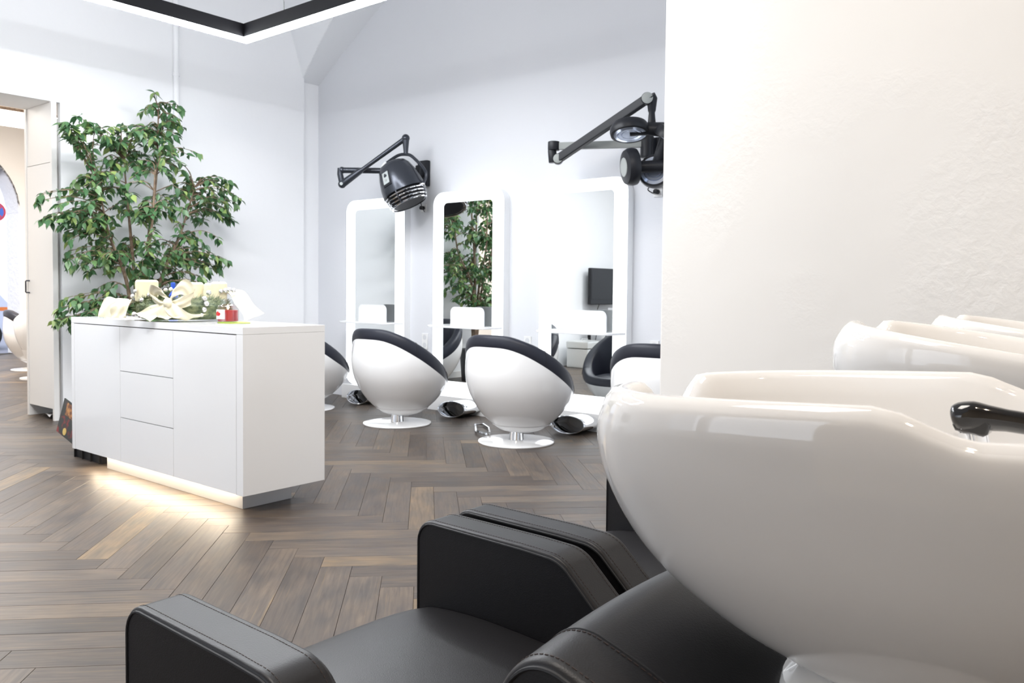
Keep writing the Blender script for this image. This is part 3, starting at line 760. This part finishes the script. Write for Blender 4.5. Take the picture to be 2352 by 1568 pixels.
b = B(); b.tube([T1+Vector((.02, .01, .02)), T2+Vector((.0, 0, .0)), Lp(-3.246, 5.682, 2.60), Lp(-3.246, 5.682, 2.585), Lp(-3.244, 5.68, 2.48)], .0, 14, rads=[.045, .042, .030, .024, .034]); b.build('drop_link', M_ANTH, rd)
def lobe(parent, c, nv, R=.135, back=True, name='lamp_head'):
    nv = nv.normalized(); a = nv.orthogonal().normalized(); w = nv.cross(a)
    LM = Matrix.Translation(c) @ Matrix((a.to_tuple(), w.to_tuple(), nv.to_tuple())).transposed().to_4x4()
    b = B(); b.lathe([(.03, -.055), (R*.62, -.055), (R*.9, -.045), (R, -.02), (R*1.02, .01), (R*.98, .035), (R*.86, .038), (R*.84, .02), (.03, .02)], 40, LM); h = b.build(name, M_ANTH, parent)
    b = B(); b.lathe([(.012, .030), (R*.40, .036), (R*.42, .028), (R*.46, .036), (R*.60, .040), (R*.62, .03), (R*.66, .038), (R*.84, .036), (R*.85, .02)], 40, LM, caps=True); b.build('lamp_glass', M_LAMPGL, h)
    b = B(); b.lathe([(.006, -.060), (R*.5, -.060), (R*.52, -.055), (R*.4, -.05)], 28, LM); b.build('cap', M_GREYP, h)
    return h
HUB = Lp(-3.05, 5.62, 2.42)
b = B(); b.sph(HUB, .075, 24, (1.1, 1.1, .7)); b.tube([Lp(-3.244, 5.68, 2.49), Lp(-3.20, 5.66, 2.45), HUB], .0, 12, rads=[.034, .05, .06]); b.build('hub', M_ANTH, rd)
c1, c2, c3 = Lp(-3.315, 5.475, 2.425), Lp(-3.30, 5.475, 2.150), Lp(-3.185, 5.64, 2.125)
b = B()
for c in (c1, c3): b.tube([HUB, HUB.lerp(c, .55)+Vector((0, 0, .012)), c], .0, 10, rads=[.06, .05, .045])
b.tube(spline([c2+Vector((.03, .02, 0)), c2+Vector((.12, .07, .0)), c2+Vector((.26, .15, .02)), HUB+Vector((.1, .05, -.1)), HUB], 5), .048, 10)
b.build('lamp_arm', M_ANTH, rd)
lobe(rd, c1, Vector((.2, -.22, -1)), .148)
lobe(rd, c2, Vector((.62, .74, .10)), .140)
lobe(rd, c3, Vector((.35, -.9, .12)), .128)
lobe(rd, Lp(-3.02, 5.60, 2.36), Vector((-.5, -.1, -.8)), .14)
b = B(); cpts = spline([c3+Vector((-.05, .08, -.08)), Lp(-3.47, 6.03, 2.05), Lp(-3.44, 6.06, 2.02), Lp(-3.41, 6.075, 2.03)], 6); b.tube(cpts, .005, 6); b.cyl(Lp(-3.41, 6.04, 2.03), Lp(-3.41, 6.09, 2.03), .02, seg=16, bevel=.004); b.build('power_cord', M_BLACK, rd)

# ================================================================ BACKWASH UNITS
UC = 1.085                       # centre line of the nearest unit
def make_unit():
    un = empty('backwash_unit', 'x', 'wash unit', (0, UC, 0), 0, 'black leather backwash chairs with white basins')
    # --- arm rests
    def arm_outline():
        pts = [(-1.417, .05), (-1.417, .600)]
        for i in range(7):
            a = PI - i/6*PI/2; pts.append((-1.370+.047*math.cos(a), .606+.048*math.sin(a)))
        pts += [(-1.10, .652)]
        for i in range(7):
            a = math.radians(90 - i/6*38); pts.append((-1.03+.09*math.cos(a), +.559+.09*math.sin(a)))
        pts += [(-.86, .525), (-.70, .40), (-.64, .30), (-.64, .05)]
        return pts
    OUT = arm_outline()
    top = OUT[0:-2]
    for y0, y1 in ((-.400, -.305), (.305, .400)):
        b = B(); b.prism(OUT, 1, y0, y1, .0075, 3); arm = b.build('armrest', M_LEATHER, un, 50)
        b2 = B()
        cen = Vector((-1.05, .3))
        for y, s in ((y0-.0005, -1), (y1+.0005, 1)):
            pts = []
            for p in top:
                d = (Vector(p)-cen).normalized(); q = Vector(p) - d*.0085; pts.append((q.x, y, q.y))
            b = B(); b.tube(pts, .0026, 6); b.build('piping', M_SEAM, arm)
            # stitches on the gusset beside the piping
            path = []
            for p in top: path.append(Vector((p[0], y - s*.015, p[1])))
            for A, C in zip(path, path[1:]):
                ln = (C-A).length; n_ = max(1, round(ln/.0075))
                for k in range(n_):
                    P, Q = A.lerp(C, (k+.15)/n_), A.lerp(C, (k+.75)/n_)
                    dd = (Q-P).normalized(); nn = Vector((-dd.z, 0, dd.x))
                    off = nn*.0001
                    b2.tube([P+off, Q+off], .0008, 4)
        o = b2.build('stitching', M_STITCH, arm); o['kind'] = 'stuff'
    # --- seat
    rows = []
    prof = [(-1.36, .20), (-1.405, .30), (-1.42, .38), (-1.415, .43), (-1.395, .458), (-1.34, .474), (-1.2, .482), (-1.0, .474), (-.85, .462), (-.72, .45)]
    pr = spline([(p[0], 0, p[1]) for p in prof], 4)
    for j in range(13):
        y = -.303 + .606*j/12; e = (abs(y)/.303)**4
        rows.append([(p.x, y, p.z - .018*e) for p in pr])
    b = B(); b.grid(rows); b.box((-1.36, -.302, .10), (-.72, .302, .28), .01); b.build('seat', M_LEATHER, un, 60)
    # --- reclining back: wedge with a bordered edge
    prof = [(-.93, .44), (-.80, .56), (-.675, .700), (-.640, .748), (-.612, .770), (-.580, .776), (-.545, .768), (-.47, .742), (-.36, .690), (-.25, .60), (-.22, .45), (-.60, .36)]
    pr = spline([(p[0], 0, p[1]) for p in prof[:10]], 4) + [Vector((-.22, 0, .45)), Vector((-.62, 0, .36))]
    poly = [(p.x, p.z) for p in pr]
    rows = []; cx_ = sum(p[0] for p in poly)/len(poly); cz_ = sum(p[1] for p in poly)/len(poly)
    for y, ins in [(-.297, .009), (-.2965, .006), (-.2945, .003), (-.291, .0008), (-.287, 0)] + [(-.27+.03*k, 0) for k in range(19)] + [(.290, 0), (.297, .003), (.300, .009)]:
        rows.append([(x - ins*(x-cx_)/math.hypot(x-cx_, z-cz_), y, z - ins*(z-cz_)/math.hypot(x-cx_, z-cz_)) for x, z in poly])
    b = B(); b.grid(rows, closed_u=True)
    for r in (rows[0], rows[-1]): b.grid([r, [(cx_ + (x-cx_)*.02, y, cz_ + (z-cz_)*.02) for x, y, z in r]], closed_u=True)
    bk = b.build('backrest', M_LEATHER, un, 70)
    b2 = B(); bb_ = pr[8:34]
    cen = Vector((-.5, 0, .55))
    b = B(); b.tube([p + (cen-p).normalized()*.009 + Vector((0, -.2975, 0)) for p in bb_], .0028, 6); b.build('piping', M_SEAM, bk)
    for yy in (-.281, -.212):
        for A, C in zip(bb_, bb_[1:]):
            ln = (C-A).length; n_ = max(1, round(ln/.0085))
            for k in range(n_):
                P, Q = A.lerp(C, (k+.1)/n_), A.lerp(C, (k+.72)/n_)
                dd = (C-A).normalized(); nn = Vector((-dd.z, 0, dd.x))*(.0003)
                P2, Q2 = P+nn, Q+nn; P2.y = Q2.y = yy; b2.tube([P2, Q2], .0010, 4)
    b = B(); b.tube([p + Vector((0, -.206, .0002)) for p in bb_], .0014, 6); b.build('seam', M_SEAM, bk)
    o = b2.build('stitching', M_STITCH, bk); o['kind'] = 'stuff'
    for ob in [bk] + list(bk.children):                              # the back is slightly crowned across its width
        for v_ in ob.data.vertices:
            if v_.co.z > .55: v_.co.z -= .021*(v_.co.y/.3)**2*min(1, (v_.co.z-.55)/.12)
    # --- base
    b = B(); b.box((-1.33, -.33, 0), (-.10, .33, .05), .006); b.box((-1.25, -.29, .05), (-.30, .29, .30), .01); b.cyl((-.20, 0, .05), (-.20, 0, .60), .10, seg=32); b.build('base', M_BLACK, un)
    # --- basin on a tilting neck (origin at the pivot)
    PVT = Vector((-.25, 0, .80))
    bs_ = bpy.data.objects.new('basin', None)
    NA = 112
    def sup(a, b_, n_, th):
        c, s = math.cos(th), math.sin(th)
        return (a*math.copysign(abs(c)**(2/n_), c), b_*math.copysign(abs(s)**(2/n_), s))
    ths = [2*PI*k/NA for k in range(NA)]
    ZR = 1.083
    def rimz(x, y):
        z = ZR
        nx = max(0, min(1, (-.46-x)/.10))                         # only at the front
        q = abs(y-.040)/.092
        if q < 1: z -= .125*nx*(math.cos(q*PI/2)**2)
        if x > -.22: t_ = min(1, (x+.22)/.10); z -= .030*t_*t_*(3-2*t_)
        return z
    # outer rings: z drop below the rim, centre, half length, half width, exponent
    OUTR = [(.000, -.262, .350, .252, 2.75), (.012, -.262, .358, .257, 2.75), (.05, -.262, .370, .258, 2.75), (.11, -.260, .362, .250, 2.75), (.18, -.257, .334, .230, 2.6), (.235, -.254, .296, .200, 2.45),
            (.285, -.250, .242, .160, 2.3), (.318, -.248, .188, .125, 2.2), (.340, -.246, .13, .10, 2.1), (.348, -.245, .05, .05, 2)]
    INR = [(-.006, .005), (-.008, .015), (-.005, .026), (.004, .036), (.03, .044), (.08, .054)]
    OD = []
    A_ = spline([(o_[0], o_[1], o_[2]) for o_ in OUTR], 4); B_ = spline([(o_[3], o_[4], 0) for o_ in OUTR], 4)
    OD = [(p.x, p.y, p.z, max(q.x, .01), q.y) for p, q in zip(A_, B_)]
    rows = []
    for (dz, cx, a, w, n_) in OD:
        row = []
        f_ = min(1, dz/.16); f_ = 1-(1-f_)**2
        for th in ths:
            x, y = sup(a, w, n_, th); x0, y0 = sup(.350, .252, 2.75, th)
            rz = rimz(cx+x0, y0); top_ = rz*(1-f_) + ZR*f_
            row.append((cx+x-PVT.x, y, top_-dz-PVT.z + (rz-ZR)*0))
        rows.append(row)
    inner = []
    for (dz, ins) in INR:
        row = []
        for th in ths:
            x, y = sup(.350-ins, .252-ins, 2.75, th); x0, y0 = sup(.350, .252, 2.75, th)
            rz = rimz(-.262+x0, y0); row.append((-.262+x-PVT.x, y, rz-dz-PVT.z))
        inner.append(row)
    for (dz, a, w, n_) in ((.14, .270, .190, 2.6), (.19, .235, .155, 2.4), (.22, .15, .11, 2.2), (.228, .04, .04, 2)):
        row = []
        for th in ths:
            x, y = sup(a, w, n_, th); row.append((-.245+x-PVT.x, y, ZR-dz-PVT.z))
        inner.append(row)
    b = B(); b.grid(inner[::-1] + rows, closed_u=True)
    bowl = b.build('basin', M_CERAMIC, un, 70, PVT)
    b = B(); b.lathe([(.158, -.19), (.160, -.165), (.158, -.10), (.150, -.075), (.12, -.06), (.04, -.055)], 48, Matrix.Translation((.0, 0, 0)))
    b.build('pedestal_collar', M_CERAMIC, bowl)
    b = B(); b.lathe([(.0, -.0), (.03, .0), (.032, .004), (.012, .006)], 24, Matrix.Translation((.005, 0, ZR-.224-PVT.z))); b.build('drain', M_CHROME, bowl)
    # --- hand shower lying over the back of the bowl
    b = B()
    c = [(-.200, .012, 1.049), (-.180, .012, 1.054), (-.15, .012, 1.053), (-.10, .012, 1.046), (-.05, .012, 1.036), (.03, .012, 1.022), (.09, .012, 1.014)]
    pts = spline([Vector(p)-PVT for p in c], 6); n_ = len(pts)
    rad = [lerp_tab([(0, .004), (.015, .010), (.045, .0165), (.10, .0195), (.20, .0190), (.27, .0155), (.36, .0130), (.6, .0118), (1, .012)], i/(n_-1)) for i in range(n_)]
    b.tube(pts, .02, 20, rads=rad)
    b.prism([(p[0]-PVT.x, p[1]-PVT.z) for p in ((-.198, 1.046), (-.195, 1.039), (-.166, 1.033), (-.161, 1.036), (-.157, 1.048), (-.165, 1.06), (-.188, 1.06))], 1, -.003, .027, .004, 3)
    fc = b.build('hand_shower', M_BLACKG, bowl, 60)
    for dx in (-.182, -.163):
        b = B(); b.cyl(Vector((dx-.008, .012, 1.036))-PVT, Vector((dx-.004, .012, 1.012))-PVT, .0088, .0082, 20); b.build('nozzle', M_CHROME, fc)
    return un, bowl
U0, BOWL0 = make_unit()
bpy.data.objects.remove(bpy.data.objects['basin']) if bpy.data.objects['basin'].type == 'EMPTY' else None
ULAB = ['nearest backwash unit, with the large white basin tilted towards its seat',
        'second backwash unit, its basin showing behind the nearest basin and tilted back',
        'third backwash unit, its basin farthest back before the plastered partition']
for i, lab in enumerate(ULAB):
    u = U0 if i == 0 else copy_tree(U0)
    u.location = (0, UC+.836*i, 0); u['label'] = lab
    for ch in u.children:
        if ch.name.split('.')[0] == 'basin':
            ch.rotation_euler = (0, -.05 if i == 0 else .135, 0)
            if i: ch.location.z += .01

# ================================================================ FICUS TREE
PB = Vector((-7.38, 3.72, 0))
fi = empty('ficus_tree', 'tall weeping fig tree with drooping green leaves behind the desk', 'plant', PB)
b = B(); b.lathe([(.16, 0), (.17, .005), (.20, .40), (.215, .42), (.20, .425), (.185, .40), (.18, .36), (.03, .36)], 40); b.build('pot', M_POT, fi)
b = B(); b.lathe([(.182, .355), (.17, .372), (.05, .378)], 32); b.build('soil', M_SOIL, fi)
rng = random.Random(5)
BL = [  # v, z, rv, rz, ru, twigs
    (3.93, 2.80, .17, .20, .14, 7), (3.80, 2.47, .42, .22, .24, 15), (3.27, 2.52, .24, .13, .20, 7), (3.72, 2.10, .55, .30, .30, 22),
    (4.42, 2.08, .26, .26, .24, 11), (3.15, 1.90, .27, .25, .24, 12), (3.72, 1.66, .50, .28, .30, 18), (4.30, 1.55, .26, .20, .22, 8),
    (3.22, 1.52, .22, .20, .20, 6), (3.72, 1.22, .36, .26, .24, 12), (3.22, .98, .26, .18, .20, 9), (3.48, .95, .28, .16, .22, 8), (4.05, 1.25, .24, .16, .2, 5)]
def clampu(x): return max(x, UL+.07)
# main stems
stems = []
for (v, z, uu) in ((3.90, 2.85, -7.36), (3.62, 2.35, -7.45), (4.22, 2.15, -7.30), (3.35, 2.1, -7.35), (3.75, 2.2, -7.15)):
    top = Vector((uu, v, z)) - PB; r0 = Vector((rng.uniform(-.03, .03), rng.uniform(-.04, .04), .36))
    mid = r0.lerp(top, .45) + Vector((rng.uniform(-.05, .05), (0-(top.y))*.18, .05)); q3 = r0.lerp(top, .75) + Vector((rng.uniform(-.04, .04), 0, 0))
    pts = spline([r0, mid, q3, top], 8); stems.append(pts)
    b = B(); n_ = len(pts); b.tube(pts, .0, 7, rads=[.019*(1-i/n_)+.004 for i in range(n_)]); b.build('stem', M_BARK, fi)
tw = B(); leaves = []
for (v, z, rv, rz, ru, cnt) in BL:
    for _ in range(int(cnt*3.1)):
        while True:
            q = Vector((rng.uniform(-1, 1), rng.uniform(-1, 1), rng.uniform(-1, 1)))
            if q.length < 1: break
        q = q.normalized()*(q.length**.6)
        tip = Vector((clampu(-7.33 + q.x*ru), v + q.y*rv, z + q.z*rz)) - PB
        best = min(((p, (p-tip).length + max(0, p.z-tip.z)*1.5) for s_ in stems for p in s_[3:]), key=lambda t: t[1])[0]
        mid = best.lerp(tip, .5) + Vector((rng.uniform(-.03, .03), rng.uniform(-.03, .03), (.03+.05*(tip-best).length)))
        end = tip + (tip-mid).normalized()*.05 + Vector((rng.uniform(-.02, .02), rng.uniform(-.02, .02), -.025))
        pts = spline([best, mid, tip, end], 6); n_ = len(pts)
        tw.tube(pts, .0, 4, rads=[.0045*(1-i/n_)+.0011 for i in range(n_)])
        ln = sum((pts[i+1]-pts[i]).length for i in range(n_-1)); m_ = max(7, int(ln/.040))
        for k in range(m_):
            t_ = .22 + .78*k/(m_-1); f = t_*(n_-1); i = min(int(f), n_-2); p = pts[i].lerp(pts[i+1], f-i); d = (pts[i+1]-pts[i]).normalized()
            sd = d.cross(Vector((0, 0, 1)));
            if sd.length < .1: sd = Vector((0, 1, 0))
            sd.normalize(); s = 1 if k % 2 else -1
            dr = (sd*s*rng.uniform(.4, 1.0) + d*rng.uniform(.1, .7) + Vector((0, 0, -rng.uniform(-.15, 1.1))) + Vector((rng.uniform(-.5, .5), rng.uniform(-.5, .5), 0))).normalized()
            leaves.append((p, dr, rng.uniform(.062, .100), rng.uniform(-.9, .9)))
o = tw.build('twigs', M_BARK, fi); o['kind'] = 'stuff'
def leaf_bm():
    t = bmesh.new(); W2 = [(0, .03), (.10, .16), (.28, .245), (.48, .235), (.68, .15), (.85, .055), (1.0, .006)]
    rows = []
    for x, w in W2:
        zc = -.18*x*x; rows.append([t.verts.new((x, -w, zc+.07*w/.24)), t.verts.new((x, 0, zc)), t.verts.new((x, w, zc+.07*w/.24))])
    for A, C in zip(rows, rows[1:]):
        for k in range(2): t.faces.new((A[k], A[k+1], C[k+1], C[k]))
    for f in t.faces: f.smooth = True
    return t
t = leaf_bm(); LEAF = bpy.data.meshes.new('leaf'); t.to_mesh(LEAF); t.free(); LEAF.materials.append(M_LEAF)
def leaf_mtx(l):
    p, d, s, roll = l; y = Vector((0, 0, 1)).cross(d)
    if y.length < .05: y = Vector((0, 1, 0))
    y.normalize(); z = d.cross(y)
    R = Matrix((d.to_tuple(), y.to_tuple(), z.to_tuple())).transposed().to_4x4()
    return Matrix.Translation(p) @ R @ Matrix.Rotation(roll, 4, 'X') @ Matrix.Scale(s, 4)
for l in leaves:
    pass
leaves = [l for l in leaves if (l[0]+PB).x > UL+.06 and not ((l[0]+PB+l[1]*l[2]).x < UL+.015)]
leaves.sort(key=lambda l: (l[0]+PB-Vector((0, 0, 1.2))).length/l[2])
for l in leaves[:300]:
    o = bpy.data.objects.new('leaf', LEAF); COL.objects.link(o); o.parent = fi; o.matrix_local = leaf_mtx(l)
verts, faces = [], []; lv = [v.co.copy() for v in LEAF.vertices]; lf = [list(p.vertices) for p in LEAF.polygons]
for l in leaves[300:]:
    mt = leaf_mtx(l); base = len(verts); verts += [mt @ v for v in lv]; faces += [[base+i for i in f] for f in lf]
me = bpy.data.meshes.new('foliage'); me.from_pydata(verts, [], faces); me.materials.append(M_LEAF)
for p in me.polygons: p.use_smooth = True
o = bpy.data.objects.new('foliage', me); COL.objects.link(o); o.parent = fi; o['kind'] = 'stuff'

# ================================================================ THINGS ON THE DESK
WC = Vector((-4.80, 2.70, 1.012))
wr = empty('advent_wreath', 'fir advent wreath with ivory candles, cream organza bows and silver baubles', 'wreath', WC)
right2 = Vector((math.cos(YAW), math.sin(YAW), 0)); back2 = Vector((-math.sin(YAW), math.cos(YAW), 0))
def wp(a, b_, z): return right2*a + back2*b_ + Vector((0, 0, z))
b = B(); b.lathe([(.13, .03), (.16, .0), (.24, .0), (.27, .03), (.27, .08), (.23, .115), (.17, .115), (.13, .08), (.13, .03)], 40, caps=False); b.build('straw_ring', M_NEEDLE, wr)
verts, faces = [], []; rg = random.Random(3)
for _ in range(3200):
    a = rg.uniform(0, 2*PI); ph = rg.uniform(-.5, PI+.5); c = Vector((math.cos(a)*.2, math.sin(a)*.2, .06)); rad = Vector((math.cos(a), math.sin(a), 0)); tan = Vector((-math.sin(a), math.cos(a), 0))
    n_ = rad*math.cos(ph) + Vector((0, 0, 1))*math.sin(ph); p = c + n_*.062
    if p.z < .006: continue
    d = (n_*rg.uniform(.25, .8) + tan*rg.uniform(.2, 1.1) + rad*rg.uniform(-.3, .3)).normalized()*rg.uniform(.03, .05); w = d.cross(n_).normalized()*.0022
    if (p+d).z < .003: continue
    i = len(verts); verts += [p-w, p+w, p+d]; faces.append((i, i+1, i+2))
me = bpy.data.meshes.new('needles'); me.from_pydata(verts, [], faces); me.materials.append(M_NEEDLE); o = bpy.data.objects.new('needles', me); COL.objects.link(o); o.parent = wr; o['kind'] = 'stuff'
for (a, b_, r, z0, z1) in ((-.215, -.03, .066, .10, .235), (.0, .195, .046, .10, .225), (.095, .17, .034, .1, .220), (.205, .03, .048, .10, .228)):
    b = B(); b.lathe([(r-.004, z0), (r, z0+.004), (r, z1-.012), (r-.008, z1-.002), (r-.014, z1), (.01, z1-.006)], 32, Matrix.Translation(wp(a, b_, 0))); cd = b.build('candle', M_WAX, wr)
    b = B(); b.tube([wp(a, b_, z1-.008), wp(a+.001, b_, z1+.006)], .0014, 6); b.build('wick', M_BLACK, cd)
def ribbon(pts, width, wdir, name='ribbon', fold=.012, seed=0):
    rg = random.Random(seed); P = spline(pts, 8); n_ = len(P); rows = []
    for k in range(9):
        s = k/8-.5; row = []
        for i, p in enumerate(P):
            t_ = i/(n_-1); w = width*(lerp_tab(width_tab, t_)); wd = Vector(wdir).normalized()
            nn = (P[min(i+1, n_-1)]-P[max(i-1, 0)]).cross(wd).normalized()
            row.append(p + wd*(s*w) + nn*(fold*math.sin(s*11+i*.35+seed)*(.4+abs(s))))
        rows.append(row)
    b = B(); b.grid(rows); o = b.build(name, M_ORG, wr, 80)
    return o
width_tab = [(0, .35), (.3, 1), (.75, .9), (1, .25)]
c0 = wp(.02, -.25, .10)
lf_, rt_, fr_, upz = -right2, right2, -back2, Vector((0, 0, 1))
# bow: two loops, knot, tails
ribbon([c0, c0+lf_*.03+upz*.055+fr_*.03, c0+lf_*.085+upz*.075+fr_*.02, c0+lf_*.11+upz*.035, c0+lf_*.05-upz*.005+fr_*.03, c0], .075, upz*.8+lf_*.35+fr_*.3, 'bow_loop', .008, 1)
ribbon([c0, c0+rt_*.03+upz*.06+fr_*.03, c0+rt_*.09+upz*.095+fr_*.02, c0+rt_*.13+upz*.035, c0+rt_*.06+upz*.0+fr_*.03, c0], .095, upz*.85+rt_*.3, 'bow_loop', .008, 2)
width_tab = [(0, .3), (.4, .8), (1, 1.15)]
ribbon([c0+fr_*.01, c0+lf_*.06-upz*.03+fr_*.03, c0+lf_*.12-upz*.075+fr_*.04, c0+lf_*.15-upz*.082+fr_*.05], .11, rt_*.8-upz*.35+fr_*.2, 'ribbon_tail', .006, 3)
ribbon([c0+fr_*.02, c0+rt_*.03-upz*.03+fr_*.05, c0+rt_*.09-upz*.075+fr_*.05, c0+rt_*.16-upz*.084+fr_*.03], .11, rt_*.9+upz*.25, 'ribbon_tail', .008, 4)
ribbon([c0+fr_*.03, c0-upz*.03+fr_*.05+lf_*.03, c0-upz*.08+fr_*.05+lf_*.01, c0-upz*.086+fr_*.07+rt_*.05], .09, rt_*.95+upz*.1, 'ribbon_tail', .008, 7)
b = B(); b.sph(c0+fr_*.04, .026, 14, (1, 1, 1.15)); b.build('bow_knot', M_ORG, wr)
width_tab = [(0, .8), (.4, 1.0), (1, .9)]
w0 = wp(-.36, -.10, 0)
ribbon([w0+back2*.06+upz*.095+rt_*.05, w0+upz*.118+rt_*.005, w0+lf_*.03+upz*.06+fr_*.02, w0+lf_*.035+upz*.006+fr_*.03], .15, rt_*.95-upz*.05, 'ribbon', .010, 5)
ribbon([w0+rt_*.05+upz*.11+fr_*.01, w0+rt_*.035+upz*.08+fr_*.05, w0+rt_*.03+upz*.03+fr_*.055, w0+rt_*.03+upz*.006+fr_*.06], .10, rt_, 'ribbon', .010, 9)
width_tab = [(0, .35), (.3, .6), (1, 1.1)]
e0 = wp(.26, .06, 0)
ribbon([e0+upz*.175+lf_*.02, e0+rt_*.05+upz*.15, e0+rt_*.11+upz*.08, e0+rt_*.15+upz*.008], .17, back2*.8+rt_*.35+upz*.2, 'ribbon', .014, 6)
for (a, b_, z, r) in ((-.27, -.10, .135, .014), (-.255, -.10, .165, .012), (-.30, -.1, .105, .012), (-.155, -.235, .115, .013), (-.20, -.235, .03, .015), (-.11, -.24, .145, .012), (-.02, -.22, .175, .013), (.01, -.22, .178, .013), (.045, -.22, .172, .014), (.08, -.20, .165, .013),
                      (.19, -.17, .125, .017), (.205, -.18, .095, .017), (.195, -.19, .06, .016), (.18, -.19, .03, .014), (.19, -.10, .16, .016), (.255, 0, .175, .016), (.28, 0, .18, .016), (.30, .02, .175, .015), (.235, -.02, .17, .013), (-.165, -.24, .022, .013)):
    b = B(); b.sph(wp(a, b_, z), r, 12); b.build('bauble', M_PEARL, wr)
# candle jar
JP = Vector((-4.30, 2.69, 1.0))
o_ = B(); o_.lathe([(.02, 0), (.105, .0), (.112, .003), (.105, .006), (.02, .005)], 32, Matrix.Diagonal((1, .75, 1, 1))); o = o_.build('leaf_mat', M_LIME, None, 50, (JP.x+.03, JP.y+.02, 1.0)); tag(o, 'flat lime green mat under the red candle jar', 'mat')
jr = empty('candle_jar', 'glass jar candle with red wax burning at the right end of the desk', 'candle', JP+Vector((0, 0, .0065)))
b = B(); b.lathe([(.03, 0), (.056, .0), (.062, .006), (.062, .082), (.056, .094), (.044, .102), (.043, .124), (.046, .127), (.046, .131), (.041, .131), (.040, .104), (.052, .094), (.058, .083), (.058, .006), (.03, .004)], 40); b.build('glass', M_GLASS, jr)
b = B(); b.lathe([(.02, .005), (.0565, .005), (.0565, .068), (.02, .066)], 32); b.build('wax', M_RED, jr)
b = B(); b.lathe([(.001, 0), (.006, .008), (.005, .016), (.001, .028)], 12, Matrix.Translation((.0, 0, .072))); b.build('flame', M_FLAME, jr)
lab = []
for i in range(11):
    a = math.radians(-118+i*7.0) ; lab.append((math.cos(a)*.0632, math.sin(a)*.0632))
b = B(); b.grid([[(x, y, .018) for x, y in lab], [(x, y, .072) for x, y in lab]]); lb = b.build('label', M_PAPER, jr)
for i, (a, z, r) in enumerate(((-104, .048, .010), (-92, .052, .011), (-80, .047, .009), (-97, .040, .007), (-84, .041, .007), (-110, .043, .006))):
    a = math.radians(a); n_ = Vector((math.cos(a), math.sin(a), 0)); b = B(); b.cyl(n_*.0633+Vector((0, 0, z)), n_*.0639+Vector((0, 0, z)), r, seg=10); b.build('printed_flower', M_RED, lb)
# papers, bottle
b = B(); b.box((-.09, -.045, 0), (.09, .045, .002), mtx=Matrix.Rotation(.5, 4, 'Z')); o = b.build('note_pad', M_YELLOW, None, 40, (-5.40, 2.60, 1.0)); tag(o, 'small yellow note paper at the left end of the desk top', 'paper')
b = B(); b.box((-.12, -.07, 0), (.12, .07, .0022), mtx=Matrix.Rotation(.25, 4, 'Z')); o = b.build('paper_sheet', M_PAPER, None, 40, (-5.24, 2.57, 1.0)); tag(o, 'white paper sheet on the desk left of the wreath', 'paper')
bt = empty('spray_bottle', 'small blue bottle standing on the desk behind the wreath', 'bottle', (-5.22, 2.86, 1.0))
b = B(); b.lathe([(.02, 0), (.028, .003), (.028, .15), (.012, .175), (.012, .19)], 24); b.build('body', M_BLUE, bt)
b = B(); b.lathe([(.013, .19), (.015, .2), (.015, .232), (.008, .236)], 20); b.build('cap', M_BLUE, bt)

# ================================================================ THINGS SEEN IN THE MIRRORS (left wall, left of the opening)
tv = empty('television', 'black flat television on a wall bracket, seen reflected in the right mirror', 'television', (UL+.02, .06, 1.3))
b = B(); b.box((.10, -.50, -.31), (.16, .50, .30), .015); b.build('housing', M_BLACK, tv)
b = B(); b.box((.158, -.47, -.22), (.163, .47, .27), .002); b.build('screen', M_BLACK, tv)
b = B(); b.box((0, -.12, -.12), (.098, .12, .12), .004); b.build('bracket', M_GREYP, tv)
b = B(); b.tube(spline([(.08, .1, -.28), (.03, .13, -.5), (.02, .08, -.75), (.01, .12, -.95)], 6), .006, 6); b.build('cable', M_BLACK, tv)
cs = empty('equipment_case', 'white aluminium case with a lid, seen reflected under the television', 'case', (-7.45, .95, 0))
b = B(); b.box((-.2, -.26, 0), (.2, .26, .30), .015); b.build('body', M_CASE, cs)
b = B(); b.box((-.21, -.27, .305), (.21, .27, .42), .02); ld = b.build('lid', M_CASE, cs)
b = B(); b.tube([(-.03, -.08, .42), (-.03, -.08, .45), (-.03, .08, .45), (-.03, .08, .42)], .008, 6); b.build('handle', M_STEEL, ld)
tb = empty('side_table', 'small black side table, seen reflected behind the white case', 'table', (-7.45, .30, 0))
b = B(); b.box((-.25, -.32, .52), (.25, .32, .58), .006); b.build('top', M_BLACK, tb)
for x, y in ((-.2, -.27), (.2, -.27), (-.2, .27), (.2, .27)):
    b = B(); b.box((x-.02, y-.02, 0), (x+.02, y+.02, .52)); b.build('leg', M_BLACK, tb)
